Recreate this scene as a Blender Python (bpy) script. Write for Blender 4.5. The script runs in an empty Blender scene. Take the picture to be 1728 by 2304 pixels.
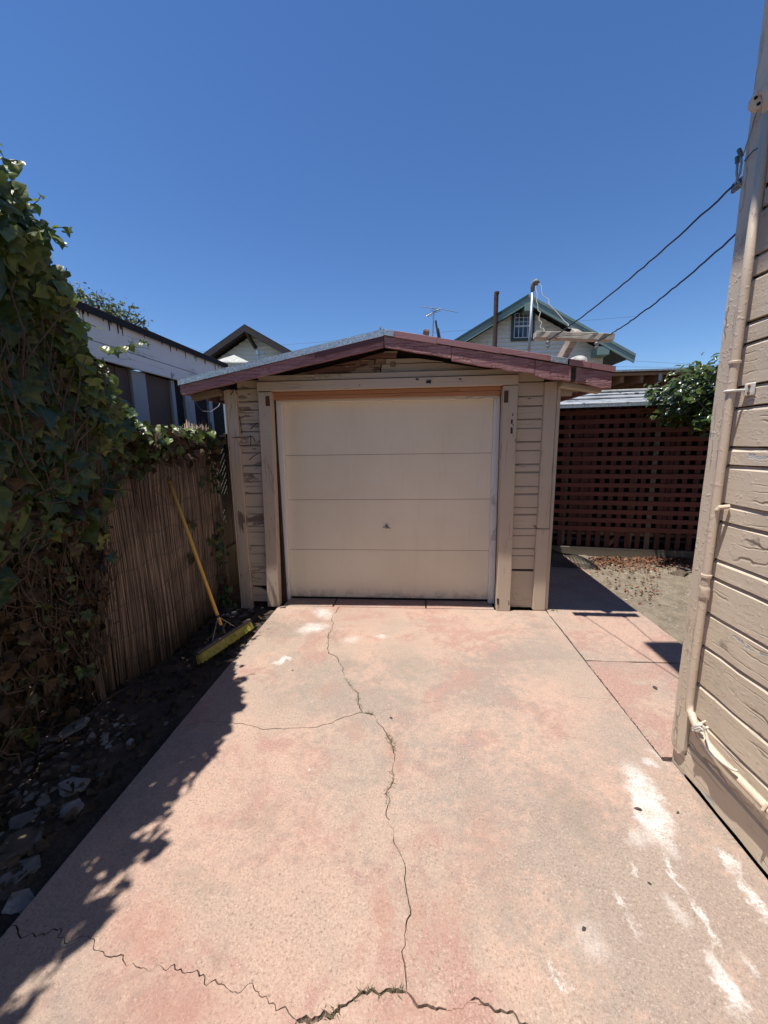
import bpy, bmesh, math, random
import numpy as np
from mathutils import Vector, Matrix, Euler
from mathutils.geometry import delaunay_2d_cdt
random.seed(7); rng = np.random.default_rng(7)
scene = bpy.context.scene
# ------------------------------------------------------------------ camera (calibrated from vanishing points)
def unit(v): return v/np.linalg.norm(v)
PP = np.array([864., 1152.]); FP = 873.0; EYE = 1.62
_f = unit(np.array([934.-864., 998.-1152., FP])); _d = unit(np.array([940.-864., 6137.-1152., FP]))
_u = -_d; _f = unit(_f-_u*np.dot(_f, _u)); _r = np.cross(_d, _f)
MW = np.array([_r, _f, _u]); CAM = np.array([0., 0., EYE])
cam_data = bpy.data.cameras.new('camera'); cam = bpy.data.objects.new('camera', cam_data)
scene.collection.objects.link(cam); scene.camera = cam
cam_data.sensor_fit = 'VERTICAL'; cam_data.sensor_height = 36.0; cam_data.lens = FP/2304*36.0
cam_data.clip_start = 0.02; cam_data.clip_end = 2000
_R = MW @ np.array([1., 0, 0]); _U = MW @ np.array([0, -1., 0]); _B = MW @ np.array([0, 0, -1.])
cam.matrix_world = Matrix(((_R[0], _U[0], _B[0], 0), (_R[1], _U[1], _B[1], 0), (_R[2], _U[2], _B[2], EYE), (0, 0, 0, 1)))
# ------------------------------------------------------------------ light
SUN = Vector((-0.235, -0.12, 1.0)).normalized()          # towards the sun
world = bpy.data.worlds.new('World'); scene.world = world; world.use_nodes = True
wn = world.node_tree.nodes; wl = world.node_tree.links
sky = wn.new('ShaderNodeTexSky'); sky.sky_type = 'NISHITA'; sky.sun_disc = False
sky.sun_elevation = math.asin(SUN.z); sky.sun_rotation = math.atan2(SUN.x, SUN.y)
sky.altitude = 0; sky.air_density = 1.0; sky.dust_density = 0.0; sky.ozone_density = 6.0
hs = wn.new('ShaderNodeHueSaturation'); hs.inputs['Saturation'].default_value = 1.14; hs.inputs['Hue'].default_value = .506
wl.new(sky.outputs[0], hs.inputs['Color']); wl.new(hs.outputs[0], wn['Background'].inputs[0]); wn['Background'].inputs[1].default_value = 0.098
sd = bpy.data.lights.new('sun', 'SUN'); sd.energy = 4.9; sd.angle = math.radians(0.53); sd.color = (1.0, 0.955, 0.89)
so = bpy.data.objects.new('sun', sd); scene.collection.objects.link(so)
so.rotation_euler = SUN.to_track_quat('Z', 'Y').to_euler(); so.location = (-3, -2, 14)
scene.view_settings.view_transform = 'Standard'; scene.view_settings.look = 'None'
scene.view_settings.exposure = 0.5; scene.view_settings.gamma = 1.0; scene.view_settings.use_curve_mapping = False
# ------------------------------------------------------------------ pixel -> place
def ray(x, y): return unit(MW @ np.array([x-PP[0], y-PP[1], FP]))
def gz(x, y, z=0.0):
    d = ray(x, y); return CAM+d*(z-EYE)/d[2]
def py(p, Y):
    d = ray(*p); return CAM+d*Y/d[1]
def px(p, X):
    d = ray(*p); return CAM+d*X/d[0]
def zm(x0, y0, s): return lambda x, y: (x0+x/s, y0+y/s)
z3 = zm(400, 700, 3.318); z4 = zm(850, 620, 2.765); z5 = zm(1150, 780, 3.302); z6 = zm(1450, 0, 2.457)
z7 = zm(1450, 800, 3.158); z8 = zm(1400, 1300, 2.765); za = zm(0, 350, 2.765); zl = zm(0, 950, 2.552)
zb = zm(0, 1400, 2.4467); zc = zm(500, 1350, 2.765); zd = zm(0, 1850, 1.508); ze = zm(1000, 1600, 2.279)
z1 = zm(450, 800, 3.4025); z2 = zm(850, 800, 3.402)
# ------------------------------------------------------------------ node helpers
class NT:
    def __init__(s, name):
        s.m = bpy.data.materials.new(name); s.m.use_nodes = True
        s.t = s.m.node_tree; s.n = s.t.nodes; s.l = s.t.links; s.b = s.n['Principled BSDF']
        s.pos = s.n.new('ShaderNodeNewGeometry').outputs['Position']
    def put(s, sock, v):
        if isinstance(v, bpy.types.NodeSocket): s.l.new(v, sock)
        elif isinstance(v, (tuple, list)) and len(v) == 3 and sock.type == 'RGBA': sock.default_value = (*v, 1)
        else: sock.default_value = v
    def math(s, op, a, b=0.0, c=0.0, clamp=False):
        n = s.n.new('ShaderNodeMath'); n.operation = op; n.use_clamp = clamp
        for i, v in enumerate((a, b, c)): s.put(n.inputs[i], v)
        return n.outputs[0]
    def scl(s, v, k):
        n = s.n.new('ShaderNodeVectorMath'); n.operation = 'MULTIPLY'; s.put(n.inputs[0], v); s.put(n.inputs[1], k); return n.outputs[0]
    def vadd(s, v, k):
        n = s.n.new('ShaderNodeVectorMath'); n.operation = 'ADD'; s.put(n.inputs[0], v); s.put(n.inputs[1], k); return n.outputs[0]
    def noise(s, scale, detail=4, rough=0.55, vec=None, dist=0.0, col=False):
        n = s.n.new('ShaderNodeTexNoise'); n.inputs['Scale'].default_value = scale; n.inputs['Detail'].default_value = detail
        n.inputs['Roughness'].default_value = rough; n.inputs['Distortion'].default_value = dist
        s.l.new(vec if vec is not None else s.pos, n.inputs['Vector'])
        return n.outputs['Color' if col else 'Fac']
    def voro(s, scale, vec=None, feature='DISTANCE_TO_EDGE', rnd=1.0, out='Distance'):
        n = s.n.new('ShaderNodeTexVoronoi'); n.feature = feature; n.inputs['Scale'].default_value = scale
        n.inputs['Randomness'].default_value = rnd
        s.l.new(vec if vec is not None else s.pos, n.inputs['Vector']); return n.outputs[out]
    def ramp(s, v, a, b, lo=0.0, hi=1.0):
        n = s.n.new('ShaderNodeMapRange'); n.interpolation_type = 'SMOOTHSTEP'
        s.put(n.inputs[0], v); n.inputs[1].default_value = a; n.inputs[2].default_value = b
        n.inputs[3].default_value = lo; n.inputs[4].default_value = hi; return n.outputs[0]
    def mix(s, f, a, b, mode='MIX'):
        n = s.n.new('ShaderNodeMix'); n.data_type = 'RGBA'; n.blend_type = mode
        s.put(n.inputs[0], f); s.put(n.inputs[6], a); s.put(n.inputs[7], b); return n.outputs[2]
    def bump(s, h, strength=0.5, dist=0.01, prev=None):
        n = s.n.new('ShaderNodeBump'); n.inputs['Strength'].default_value = strength; n.inputs['Distance'].default_value = dist
        s.put(n.inputs['Height'], h)
        if prev is not None: s.l.new(prev, n.inputs['Normal'])
        return n.outputs[0]
    def island(s): return s.n.new('ShaderNodeNewGeometry').outputs['Random Per Island']
    def objrand(s): return s.n.new('ShaderNodeObjectInfo').outputs['Random']
    def done(s, col, rough=0.7, nrm=None, metal=0.0, spec=None):
        s.put(s.b.inputs['Base Color'], col); s.put(s.b.inputs['Roughness'], rough); s.put(s.b.inputs['Metallic'], metal)
        if nrm is not None: s.l.new(nrm, s.b.inputs['Normal'])
        if spec is not None: s.b.inputs['Specular IOR Level'].default_value = spec
        return s.m
def sc(c, k): return tuple(x*k for x in c)
AX = {'x': (1.5, 22, 22), 'y': (22, 1.5, 22), 'z': (22, 22, 1.5)}
def m_paint(name, col, axis='x', peel=0.0, peelcol=(.22, .19, .17), crack=0.35, rough=0.62, dirt=0.25, blister=0.0, crackdark=0.5):
    """painted old wood: grain along one axis, long cracks in the paint, peeled spots, dirt"""
    t = NT(name); g = t.scl(t.pos, AX[axis])
    off = t.n.new('ShaderNodeCombineXYZ'); t.put(off.inputs[0], t.math('MULTIPLY', t.objrand(), 37.0)); t.put(off.inputs[2], t.math('MULTIPLY', t.objrand(), 11.0))
    g = t.vadd(g, off.outputs[0])
    grain = t.noise(1.6, 5, .6, g, .4)
    big = t.noise(1.7, 4); mid = t.noise(9, 4, .6)
    wob = t.noise(5, 3, .6, col=True); gw = t.vadd(g, t.scl(wob, (.9, .9, .9)))
    cr = t.voro(.55, gw); gate = t.ramp(t.noise(3.1, 3), .47, .62)
    crk = t.math('MULTIPLY', t.ramp(cr, .035, .0), gate)
    c = t.mix(t.math('MULTIPLY', t.ramp(big, .35, .75), dirt), col, sc(col, .72))
    c = t.mix(t.math('MULTIPLY', t.objrand(), .16), c, sc(col, .8))
    c = t.mix(t.ramp(mid, .55, .8, 0, .18), c, sc(col, 1.12))
    c = t.mix(t.math('MULTIPLY', crk, crackdark), c, sc(col, .28))
    h = t.math('ADD', t.math('MULTIPLY', grain, .35), t.math('MULTIPLY', crk, -crack*2))
    if peel > 0:
        pn = t.noise(7.5, 6, .62, t.vadd(t.scl(t.pos, tuple(.25 if i == 'xyz'.index(axis) else 1 for i in range(3))), off.outputs[0]))
        pm = t.ramp(pn, .70-peel*.3, .715-peel*.3)
        pc = t.mix(t.ramp(grain, .4, .65), peelcol, sc(peelcol, 1.9)); c = t.mix(pm, c, pc)
        h = t.math('ADD', h, t.math('MULTIPLY', pm, -.7))
    if blister > 0:
        bl = t.noise(55, 3, .55); h = t.math('ADD', h, t.math('MULTIPLY', t.ramp(bl, .55, .75), blister))
        ed = t.ramp(t.math('ABSOLUTE', t.math('SUBTRACT', t.noise(.9, 5, .6, t.vadd(g, t.scl(wob, (1.2, 1.2, 1.2)))), .5)), .014, .0)
        c = t.mix(t.math('MULTIPLY', t.math('MULTIPLY', ed, t.ramp(t.noise(2.3, 2), .46, .56)), .45), c, sc(col, .45))
        h = t.math('ADD', h, t.math('MULTIPLY', t.math('MULTIPLY', ed, t.ramp(t.noise(2.3, 2), .5, .6)), blister*1.2))
    return t.done(c, rough, t.bump(h, .55, .006))
def m_simple(name, col, rough=.6, var=.25, scale=6, bscale=40, bstr=.25, metal=0.0, rnd=.0, spec=None):
    t = NT(name); n = t.noise(scale, 5, .6)
    c = t.mix(t.ramp(n, .3, .7), sc(col, 1-var), sc(col, 1+var*.5))
    if rnd: c = t.mix(t.math('MULTIPLY', t.objrand(), rnd), c, sc(col, .45))
    return t.done(c, rough, t.bump(t.noise(bscale, 4), bstr, .006), metal, spec)
def m_leaf(name, cols, rough=.38, trans=.35, vein=True, shape=.62):
    t = NT(name); r = t.island(); r2 = t.objrand(); k = t.math('FRACT', t.math('ADD', t.math('MULTIPLY', r, 3.7), t.math('MULTIPLY', r2, 5.3)))
    cr = t.n.new('ShaderNodeValToRGB'); el = cr.color_ramp.elements
    while len(el) < len(cols): el.new(.5)
    for i, c in enumerate(cols): el[i].position = i/(len(cols)-1); el[i].color = (*c, 1)
    t.l.new(k, cr.inputs[0]); c = t.mix(t.ramp(t.noise(30, 3), .35, .7, 0, .35), cr.outputs[0], (.02, .025, .01))
    if vein:
        uv = t.n.new('ShaderNodeTexCoord').outputs['UV']; sp = t.n.new('ShaderNodeSeparateXYZ'); t.l.new(uv, sp.inputs[0])
        u = t.math('SUBTRACT', sp.outputs[0], .5); v = sp.outputs[1]
        a = t.math('ARCTAN2', u, v); rr = t.math('SQRT', t.math('ADD', t.math('MULTIPLY', u, u), t.math('MULTIPLY', v, v)))
        d = t.math('MULTIPLY', t.math('PINGPONG', t.math('ABSOLUTE', a), shape/1), rr)
        c = t.mix(t.ramp(d, .016, .004, 0, .4), c, t.mix(.5, c, (.30, .36, .16)))
    t.done(c, rough, t.bump(t.noise(60, 2), .25, .004), 0, .45)
    tr = t.n.new('ShaderNodeBsdfTranslucent'); t.l.new(t.mix(.5, c, (.25, .34, .03), 'ADD') if trans > .2 else c, tr.inputs[0])
    mx = t.n.new('ShaderNodeMixShader'); mx.inputs[0].default_value = trans*.6
    t.l.new(t.b.outputs[0], mx.inputs[1]); t.l.new(tr.outputs[0], mx.inputs[2]); t.l.new(mx.outputs[0], t.n['Material Output'].inputs[0])
    return t.m
# ------------------------------------------------------------------ concrete with stains
def m_concrete(name, red=0.5, stains=(), greys=(), reds=()):
    t = NT(name)
    a = t.noise(1.15, 5, .58, dist=.5); b = t.noise(2.6, 6, .62, t.vadd(t.pos, (5, 3, 1)), .4); d = t.noise(.8, 4, .6, t.vadd(t.pos, (9, 2, 4)))
    peach = (.462, .318, .246); tan = (.380, .292, .230); redc = (.365, .205, .168); grey = (.270, .228, .192)
    edge = t.noise(14, 5, .68); fine = t.noise(330, 2, .7); spk = t.noise(105, 3, .75); e2 = t.noise(34, 4, .7)
    grn = t.math('ADD', t.math('MULTIPLY', t.math('SUBTRACT', edge, .5), .42), t.math('ADD', t.math('MULTIPLY', t.math('SUBTRACT', e2, .5), .30), t.math('MULTIPLY', t.math('SUBTRACT', spk, .5), .35)))
    c = t.mix(t.ramp(t.math('ADD', a, t.math('MULTIPLY', grn, .5)), .40, .60), peach, tan)
    rm = t.math('ADD', b, grn); sm_ = t.noise(.55, 3, .6, t.vadd(t.pos, (2, 7, 3)))
    c = t.mix(t.ramp(sm_, .42, .66, 0, .45), c, (.405, .258, .205))
    c = t.mix(t.ramp(rm, .58-red*.22, .72-red*.22, 0, .78), c, redc)
    c = t.mix(t.ramp(t.math('ADD', d, grn), .47, .66, 0, .78), c, grey)
    c = t.mix(t.ramp(t.math('ADD', t.noise(3.4, 5, .65, t.vadd(t.pos, (1, 8, 2))), grn), .60, .78, 0, .5), c, (.52, .39, .30))
    c = t.mix(t.ramp(spk, .32, .50, .60, 0), c, (.165, .112, .085))
    c = t.mix(t.ramp(spk, .54, .72, 0, .58), c, (.64, .48, .38))
    c = t.mix(t.ramp(fine, .52, .72, 0, .40), c, (.60, .47, .38))
    c = t.mix(t.ramp(fine, .30, .46, .35, 0), c, (.16, .11, .085))
    pits = t.voro(34, feature='F1'); pm = t.math('MULTIPLY', t.ramp(pits, .16, .07), t.ramp(t.noise(6, 2), .52, .62))
    c = t.mix(t.math('MULTIPLY', pm, .55), c, (.20, .14, .11))
    wob = t.noise(9, 5, .7, col=True); wob2 = t.noise(60, 3, .7, col=True)
    pw = t.vadd(t.vadd(t.pos, t.scl(t.vadd(wob, (-.5, -.5, -.5)), (.16, .16, 0))), t.scl(t.vadd(wob2, (-.5, -.5, -.5)), (.03, .03, 0)))
    for lst, colr in ((reds, (.345, .175, .130)), (greys, (.19, .165, .13)), (stains, (.68, .64, .60))):
        for (x, y, rx, ry, ang, amt, soft) in lst:
            mp = t.n.new('ShaderNodeMapping'); mp.vector_type = 'TEXTURE'
            mp.inputs['Location'].default_value = (x, y, 0); mp.inputs['Rotation'].default_value = (0, 0, ang); mp.inputs['Scale'].default_value = (rx, ry, 100)
            t.l.new(pw, mp.inputs[0]); ln = t.n.new('ShaderNodeVectorMath'); ln.operation = 'LENGTH'; t.l.new(mp.outputs[0], ln.inputs[0])
            msk = t.ramp(ln.outputs['Value'], 1.0, 1.0-soft); br = t.ramp(t.math('ADD', t.math('MULTIPLY', t.noise(130, 4, .8), .6), t.math('MULTIPLY', t.noise(16, 4, .7), .4)), .39, .55, .05, 1)
            c = t.mix(t.math('MULTIPLY', t.math('MULTIPLY', msk, br), amt*.9), c, colr)
    h = t.math('ADD', t.math('MULTIPLY', spk, .7), t.math('MULTIPLY', t.noise(700, 2), .35)); h = t.math('ADD', h, t.math('MULTIPLY', pm, -.8))
    h = t.math('ADD', h, t.math('MULTIPLY', rm, 1.2))
    return t.done(c, .88, t.bump(h, .75, .005), 0, .25)
# ------------------------------------------------------------------ mesh helpers
ORG = {}
def worg(o): return ORG.get(o.name, Vector((0, 0, 0))) if o is not None else Vector((0, 0, 0))
def tag(o, label=None, cat=None, group=None, kind=None):
    if label: o['label'] = label
    if cat: o['category'] = cat
    if group: o['group'] = group
    if kind: o['kind'] = kind
    return o
def thing(name, label, cat, loc=(0, 0, 0), group=None):
    o = bpy.data.objects.new(name, None); o.empty_display_size = .1; scene.collection.objects.link(o)
    o.location = loc; ORG[o.name] = Vector(loc); return tag(o, label, cat, group)
def link(name, me, loc, parent=None, rot=None, scale=None):
    o = bpy.data.objects.new(name, me); scene.collection.objects.link(o); L = Vector(loc)
    ORG[o.name] = L
    if parent is not None: o.parent = parent; o.location = L-worg(parent)
    else: o.location = L
    if rot is not None: o.rotation_euler = rot
    if scale is not None: o.scale = (scale,)*3 if isinstance(scale, (int, float)) else scale
    return o
class MB:
    def __init__(s): s.v = []; s.f = []
    def add(s, vs, fs):
        k = len(s.v); s.v += [tuple(map(float, p)) for p in vs]; s.f += [tuple(i+k for i in f) for f in fs]; return s
    def box(s, x0, x1, y0, y1, z0, z1):
        return s.add([(x0, y0, z0), (x1, y0, z0), (x1, y1, z0), (x0, y1, z0), (x0, y0, z1), (x1, y0, z1), (x1, y1, z1), (x0, y1, z1)],
                     [(0, 3, 2, 1), (4, 5, 6, 7), (0, 1, 5, 4), (1, 2, 6, 5), (2, 3, 7, 6), (3, 0, 4, 7)])
    def prism(s, pts, vec):
        """polygon pts (3d) extruded by vec"""
        n = len(pts); a = [np.array(p, float) for p in pts]; b = [p+np.array(vec, float) for p in a]
        return s.add(a+b, [tuple(range(n))[::-1], tuple(range(n, 2*n))]+[(i, (i+1) % n, n+(i+1) % n, n+i) for i in range(n)])
    def tube(s, pts, r, n=8, caps=True):
        P = [Vector(p) for p in pts]; R = r if isinstance(r, (list, tuple)) else [r]*len(P); vs = []; fs = []; ref = None
        for i, p in enumerate(P):
            d = (P[min(i+1, len(P)-1)]-P[max(i-1, 0)]).normalized()
            if ref is None: ref = d.orthogonal().normalized()
            ref = (ref-d*ref.dot(d)).normalized(); bi = d.cross(ref)
            for k in range(n):
                a = 2*math.pi*k/n; vs.append(p+(ref*math.cos(a)+bi*math.sin(a))*R[i])
        for i in range(len(P)-1):
            for k in range(n): fs.append((i*n+k, i*n+(k+1) % n, (i+1)*n+(k+1) % n, (i+1)*n+k))
        if caps: fs += [tuple(range(n))[::-1], tuple(range((len(P)-1)*n, len(P)*n))]
        return s.add(vs, fs)
    def bar(s, a, b, w, h, up=(0, 0, 1)):
        """rectangular bar from a to b; w across, h along up"""
        a = Vector(a); b = Vector(b); d = (b-a).normalized(); u = Vector(up); u = (u-d*u.dot(d)).normalized(); x = d.cross(u)
        q = [x*w/2*i+u*h/2*j for i, j in ((-1, -1), (1, -1), (1, 1), (-1, 1))]
        return s.add([a+k for k in q]+[b+k for k in q], [(0, 1, 2, 3), (7, 6, 5, 4), (0, 4, 5, 1), (1, 5, 6, 2), (2, 6, 7, 3), (3, 7, 4, 0)])
    def build(s, name, mat, parent=None, bevel=0.0, smooth=False, seg=1, org=None):
        V = np.array(s.v); lo = V.min(0); hi = V.max(0)
        o0 = Vector(org) if org is not None else Vector(((lo[0]+hi[0])/2, (lo[1]+hi[1])/2, lo[2]))
        bm = bmesh.new(); vs = [bm.verts.new(Vector(p)-o0) for p in s.v]
        for f in s.f:
            try: bm.faces.new([vs[i] for i in f])
            except ValueError: pass
        bmesh.ops.recalc_face_normals(bm, faces=bm.faces)
        if bevel > 0:
            bmesh.ops.bevel(bm, geom=[e for e in bm.edges if e.is_manifold and e.calc_face_angle(0) > .5], offset=bevel, segments=seg, affect='EDGES', clamp_overlap=True)
        me = bpy.data.meshes.new(name); bm.to_mesh(me); bm.free()
        if smooth: me.polygons.foreach_set('use_smooth', [True]*len(me.polygons))
        me.materials.append(mat); return link(name, me, o0, parent)
def lathe(prof, c, n=16, axis='z'):
    m = MB(); vs = []; fs = []
    for (r, h) in prof:
        for k in range(n):
            a = 2*math.pi*k/n; q = (r*math.cos(a), r*math.sin(a), h)
            if axis == 'y': q = (q[0], -q[2], q[1])
            if axis == 'x': q = (-q[2], q[0], q[1])
            vs.append((c[0]+q[0], c[1]+q[1], c[2]+q[2]))
    for i in range(len(prof)-1):
        for k in range(n): fs.append((i*n+k, i*n+(k+1) % n, (i+1)*n+(k+1) % n, (i+1)*n+k))
    fs += [tuple(range(n))[::-1], tuple(range((len(prof)-1)*n, len(prof)*n))]
    return m.add(vs, fs)
def jbox(x0, x1, y0, y1, z0, z1, j=.002):
    """box with slightly uneven corners"""
    m = MB().box(x0, x1, y0, y1, z0, z1); m.v = [tuple(c+random.uniform(-j, j) for c in p) for p in m.v]; return m
def grid(name, x0, x1, y0, y1, nx, ny, zf, mat):
    xs = np.linspace(x0, x1, nx); ys = np.linspace(y0, y1, ny); vs = [(x, y, zf(x, y)) for y in ys for x in xs]
    fs = [(j*nx+i, j*nx+i+1, (j+1)*nx+i+1, (j+1)*nx+i) for j in range(ny-1) for i in range(nx-1)]
    me = bpy.data.meshes.new(name); me.from_pydata(vs, [], fs); me.polygons.foreach_set('use_smooth', [True]*len(fs)); me.materials.append(mat)
    return tag(link(name, me, (0, 0, 0)), kind='structure')
_ph = rng.uniform(0, 6.28, (40, 3))
def wav(x, y, f, a, k=0):
    s = 0.0
    for i in range(5):
        p = _ph[(i+k*5) % 40]; s += math.sin(x*f*(1+.7*i)*math.cos(p[0])+y*f*(1+.7*i)*math.sin(p[0])+p[1])/(1+.6*i)
    return s*a/2.2

# ================================================================== SETTING: ground, driveway, path, yard
def m_soil(name, c1, c2, straw=0.0):
    t = NT(name); n = t.noise(7, 6, .65); f = t.noise(90, 4, .75)
    c = t.mix(t.ramp(n, .35, .65), c1, c2); c = t.mix(t.ramp(f, .5, .75, 0, .6), c, sc(c2, 1.9)); c = t.mix(t.ramp(f, .25, .42, .6, 0), c, sc(c1, .4))
    if straw:
        s = t.noise(60, 3, .7, t.scl(t.pos, (1, .18, 1))); c = t.mix(t.ramp(s, .58, .7, 0, straw), c, (.36, .29, .18))
        s2 = t.voro(26, feature='F1'); c = t.mix(t.ramp(s2, .16, .10, 0, straw), c, (.40, .36, .29))
    return t.done(c, .95, t.bump(t.math('ADD', f, t.math('MULTIPLY', n, .6)), .9, .015), 0, .2)
M_soil = m_soil('dark_soil', (.050, .037, .028), (.100, .075, .056))
M_yard = m_soil('dry_yard_soil', (.165, .135, .100), (.245, .205, .155), .6)
M_far = m_soil('far_ground', (.10, .09, .06), (.14, .12, .085))
ground = tag(MB().add([(-400, -300, -.09), (400, -300, -.09), (400, 600, -.09), (-400, 600, -.09)], [(0, 1, 2, 3)]).build('ground', M_far, org=(0, 0, -.09)), kind='structure')
def zsoil(x, y):
    e = min(1, max(0, (-1.40-x)/.12)); return -.045+.03*e*(.4+wav(x, y, 6, .5, 1)+wav(x, y, 26, .25, 2))-(.0 if x < -1.42 else .02)
grid('soil_strip', -3.4, -1.36, -2.6, 7.6, 70, 260, zsoil, M_soil)
grid('yard', 2.08, 7.0, 1.9, 6.4, 200, 190, lambda x, y: -.03+(.028 if x > 2.16 else 0)+wav(x, y, 5, .014, 3)+wav(x, y, 30, .010, 4)+wav(x, y, 55, .006, 5), M_yard)
tag(MB().add([(-1.42, -2.7, -.05), (2.3, -2.7, -.05), (2.3, 7, -.05), (-1.42, 7, -.05)], [(0, 1, 2, 3)]).build('sub_base', M_soil, org=(0, 0, -.05)), kind='structure')

def el(f, p, q, w, amt, soft=.45, grow=1.0):
    a = gz(*f(*p)); b = gz(*f(*q)); c = (a+b)/2; d = b-a; L = math.hypot(d[0], d[1])/2*grow
    return (c[0], c[1], max(L, w), w, math.atan2(d[1], d[0]), amt, soft)
whites = [(w_[0], w_[1], w_[2]*1.12, w_[3]*1.25, w_[4], w_[5], min(.95, w_[6]+.25)) for w_ in [el(ze, (955, 250), (1150, 760), .075, .95, .35), el(ze, (1000, 240), (1130, 300), .03, .6, .6), el(ze, (1120, 740), (1250, 960), .014, .9, .6), el(ze, (1230, 930), (1420, 1230), .011, .9, .6),
          el(ze, (1355, 1215), (1530, 1590), .034, .95, .5), el(ze, (1370, 690), (1540, 860), .022, .9, .5), el(ze, (1500, 820), (1680, 1110), .03, .95, .5),
          el(ze, (830, 880), (930, 1030), .011, .75, .7), el(ze, (900, 990), (1060, 1220), .012, .45, .9), el(ze, (920, 755), (975, 830), .011, .6, .8), el(ze, (690, 1090), (810, 1330), .075, .38, .9),
          el(ze, (545, 1305), (572, 1372), .011, .85, .6), el(ze, (588, 1345), (612, 1385), .011, .85, .6), el(ze, (1120, 900), (1260, 1150), .03, .45, .9),
          el(ze, (1470, 1180), (1640, 1420), .012, .6, .8), el(ze, (1040, 180), (1180, 300), .025, .6, .7), el(ze, (960, 560), (1040, 740), .05, .5, .8),
          el(zc, (430, 200), (690, 150), .10, .85, .6), el(zc, (570, 50), (690, 120), .10, .75, .7), el(zc, (300, 410), (400, 365), .030, .95, .4), el(zc, (360, 365), (455, 360), .024, .95, .4),
          el(zc, (745, 240), (870, 255), .06, .45, .8), el(zc, (945, 225), (1045, 228), .05, .5, .7), el(zc, (525, 1040), (560, 1050), .012, .8, .5), el(zc, (1490, 550), (1520, 590), .03, .4, .8)]]
darks = [el(zc, (160, 90), (560, 260), .28, .38, .9), el(zc, (300, 600), (480, 640), .16, .25, .9), el(zc, (700, 400), (960, 430), .10, .3, .9), el(zc, (660, 160), (740, 340), .05, .3, .9),
         el(zc, (180, 1300), (420, 1340), .09, .3, .9), el(ze, (330, 260), (900, 560), .10, .34, .9), el(ze, (560, 380), (880, 820), .13, .38, .9), el(zd, (800, 60), (980, 10), .10, .26, .9),
         el(zd, (700, 480), (760, 440), .05, .32, .9), el(z2, (1100, 2030), (1400, 2100), .12, .4, .9), el(ze, (1180, 260), (1659, 900), .06, .35, .9)]
darks = [d[:5]+(min(.6, d[5]*1.35), d[6]) for d in darks]+[el(zd, (500, 150), (800, 300), .10, .3, .9), el(zc, (1000, 300), (1300, 500), .3, .22, .9), el(zb, (1300, 1050), (1420, 1150), .07, .4, .9)]
redz = [el(zc, (1040, 800), (1120, 1150), .09, .6, .9), el(zc, (760, 720), (900, 900), .10, .5, .9), el(zc, (560, 520), (760, 600), .14, .4, .9), el(zd, (360, 280), (640, 450), .12, .6, .8), el(zd, (1280, 120), (1330, 560), .05, .6, .9), el(zd, (1400, 120), (1430, 560), .06, .45, .9), el(zd, (300, 640), (900, 660), .10, .5, .9), el(ze, (150, 300), (330, 1250), .16, .42, .95), el(ze, (30, 800), (40, 1400), .10, .45, .9), el(zd, (1200, 640), (1650, 670), .06, .5, .9), el(zc, (350, 240), (400, 260), .1, .4, .9), el(z2, (1350, 1990), (1500, 2080), .06, .6, .9)]
M_drive = m_concrete('red_tinted_concrete', .40, whites, darks, redz)
M_path = m_concrete('path_concrete', .62, [el(z8, (40, 1090), (110, 1180), .03, .3, .9)], [])
M_pathred = m_concrete('path_red_concrete', 1.0, [], [])
M_fill = m_simple('crack_silt', (.17, .125, .088), .95, .5, 30, 80, .8)
drive = tag(MB().box(-1.393, 1.262, -2.62, 3.64, -.10, -.013).build('driveway', M_fill), kind='structure')
path = tag(MB().box(1.30, 2.12, 1.9, 6.9, -.10, -.036).build('path', M_soil), kind='structure')
# cracks: pixel polylines dropped on the ground, roughened, opened to a varying width
def crack(f, pts, w0, w1, seed, ext_a=None, ext_b=None, step=.014, j=.009):
    P = [gz(*f(*p))[:2] if f else np.array(p) for p in pts]
    if ext_a is not None: P = [np.array(ext_a)]+P
    if ext_b is not None: P = P+[np.array(ext_b)]
    r = np.random.default_rng(seed); out = [P[0]]
    for a, b in zip(P[:-1], P[1:]):
        n = max(1, int(np.linalg.norm(b-a)/step)); nr = np.array([-(b-a)[1], (b-a)[0]])/max(1e-6, np.linalg.norm(b-a))
        for i in range(1, n+1): out.append(a+(b-a)*i/n)
    out = np.array(out); k = len(out)
    tt = np.gradient(out, axis=0); nr = np.stack([-tt[:, 1], tt[:, 0]], 1); nr /= np.linalg.norm(nr, axis=1)[:, None]+1e-9
    def ns(wd): return np.convolve(r.normal(0, 1, k+40), np.hanning(wd+2)/np.sqrt((np.hanning(wd+2)**2).sum()), 'same')[20:20+k]
    dsp = (ns(19)*.60+ns(7)*.5+ns(2)*.42)*j; dsp *= np.clip(np.minimum(np.arange(k), k-1-np.arange(k))/4, 0, 1); out = out+nr*dsp[:, None]; w = np.convolve(r.uniform(0, 1, k+8), np.ones(5)/5, 'same')[4:4+k]; w = np.clip((w-.25)*2, 0, 1)
    w = w0+(w1-w0)*w; w[0] = w[-1] = .0012
    t = np.gradient(out, axis=0); nn = np.stack([-t[:, 1], t[:, 0]], 1); nn /= np.linalg.norm(nn, axis=1)[:, None]+1e-9
    return out, out+nn*w[:, None]/2, out-nn*w[:, None]/2      # centre, left side, right side (walking direction)
XL, XR, YT, YB = -1.395, 1.262, 3.66, -2.6
A1p = [(690, 95), (683, 180), (665, 220), (660, 300), (668, 332), (712, 350), (750, 420), (765, 480), (800, 540), (845, 580), (850, 640), (875, 700)]
A1 = crack(zc, A1p, .0015, .008, 1, ext_a=(gz(*zc(735, 30))[0], YT))
A12 = crack(zc, [(875, 700), (905, 703), (945, 715)], .004, .010, 2)
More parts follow.
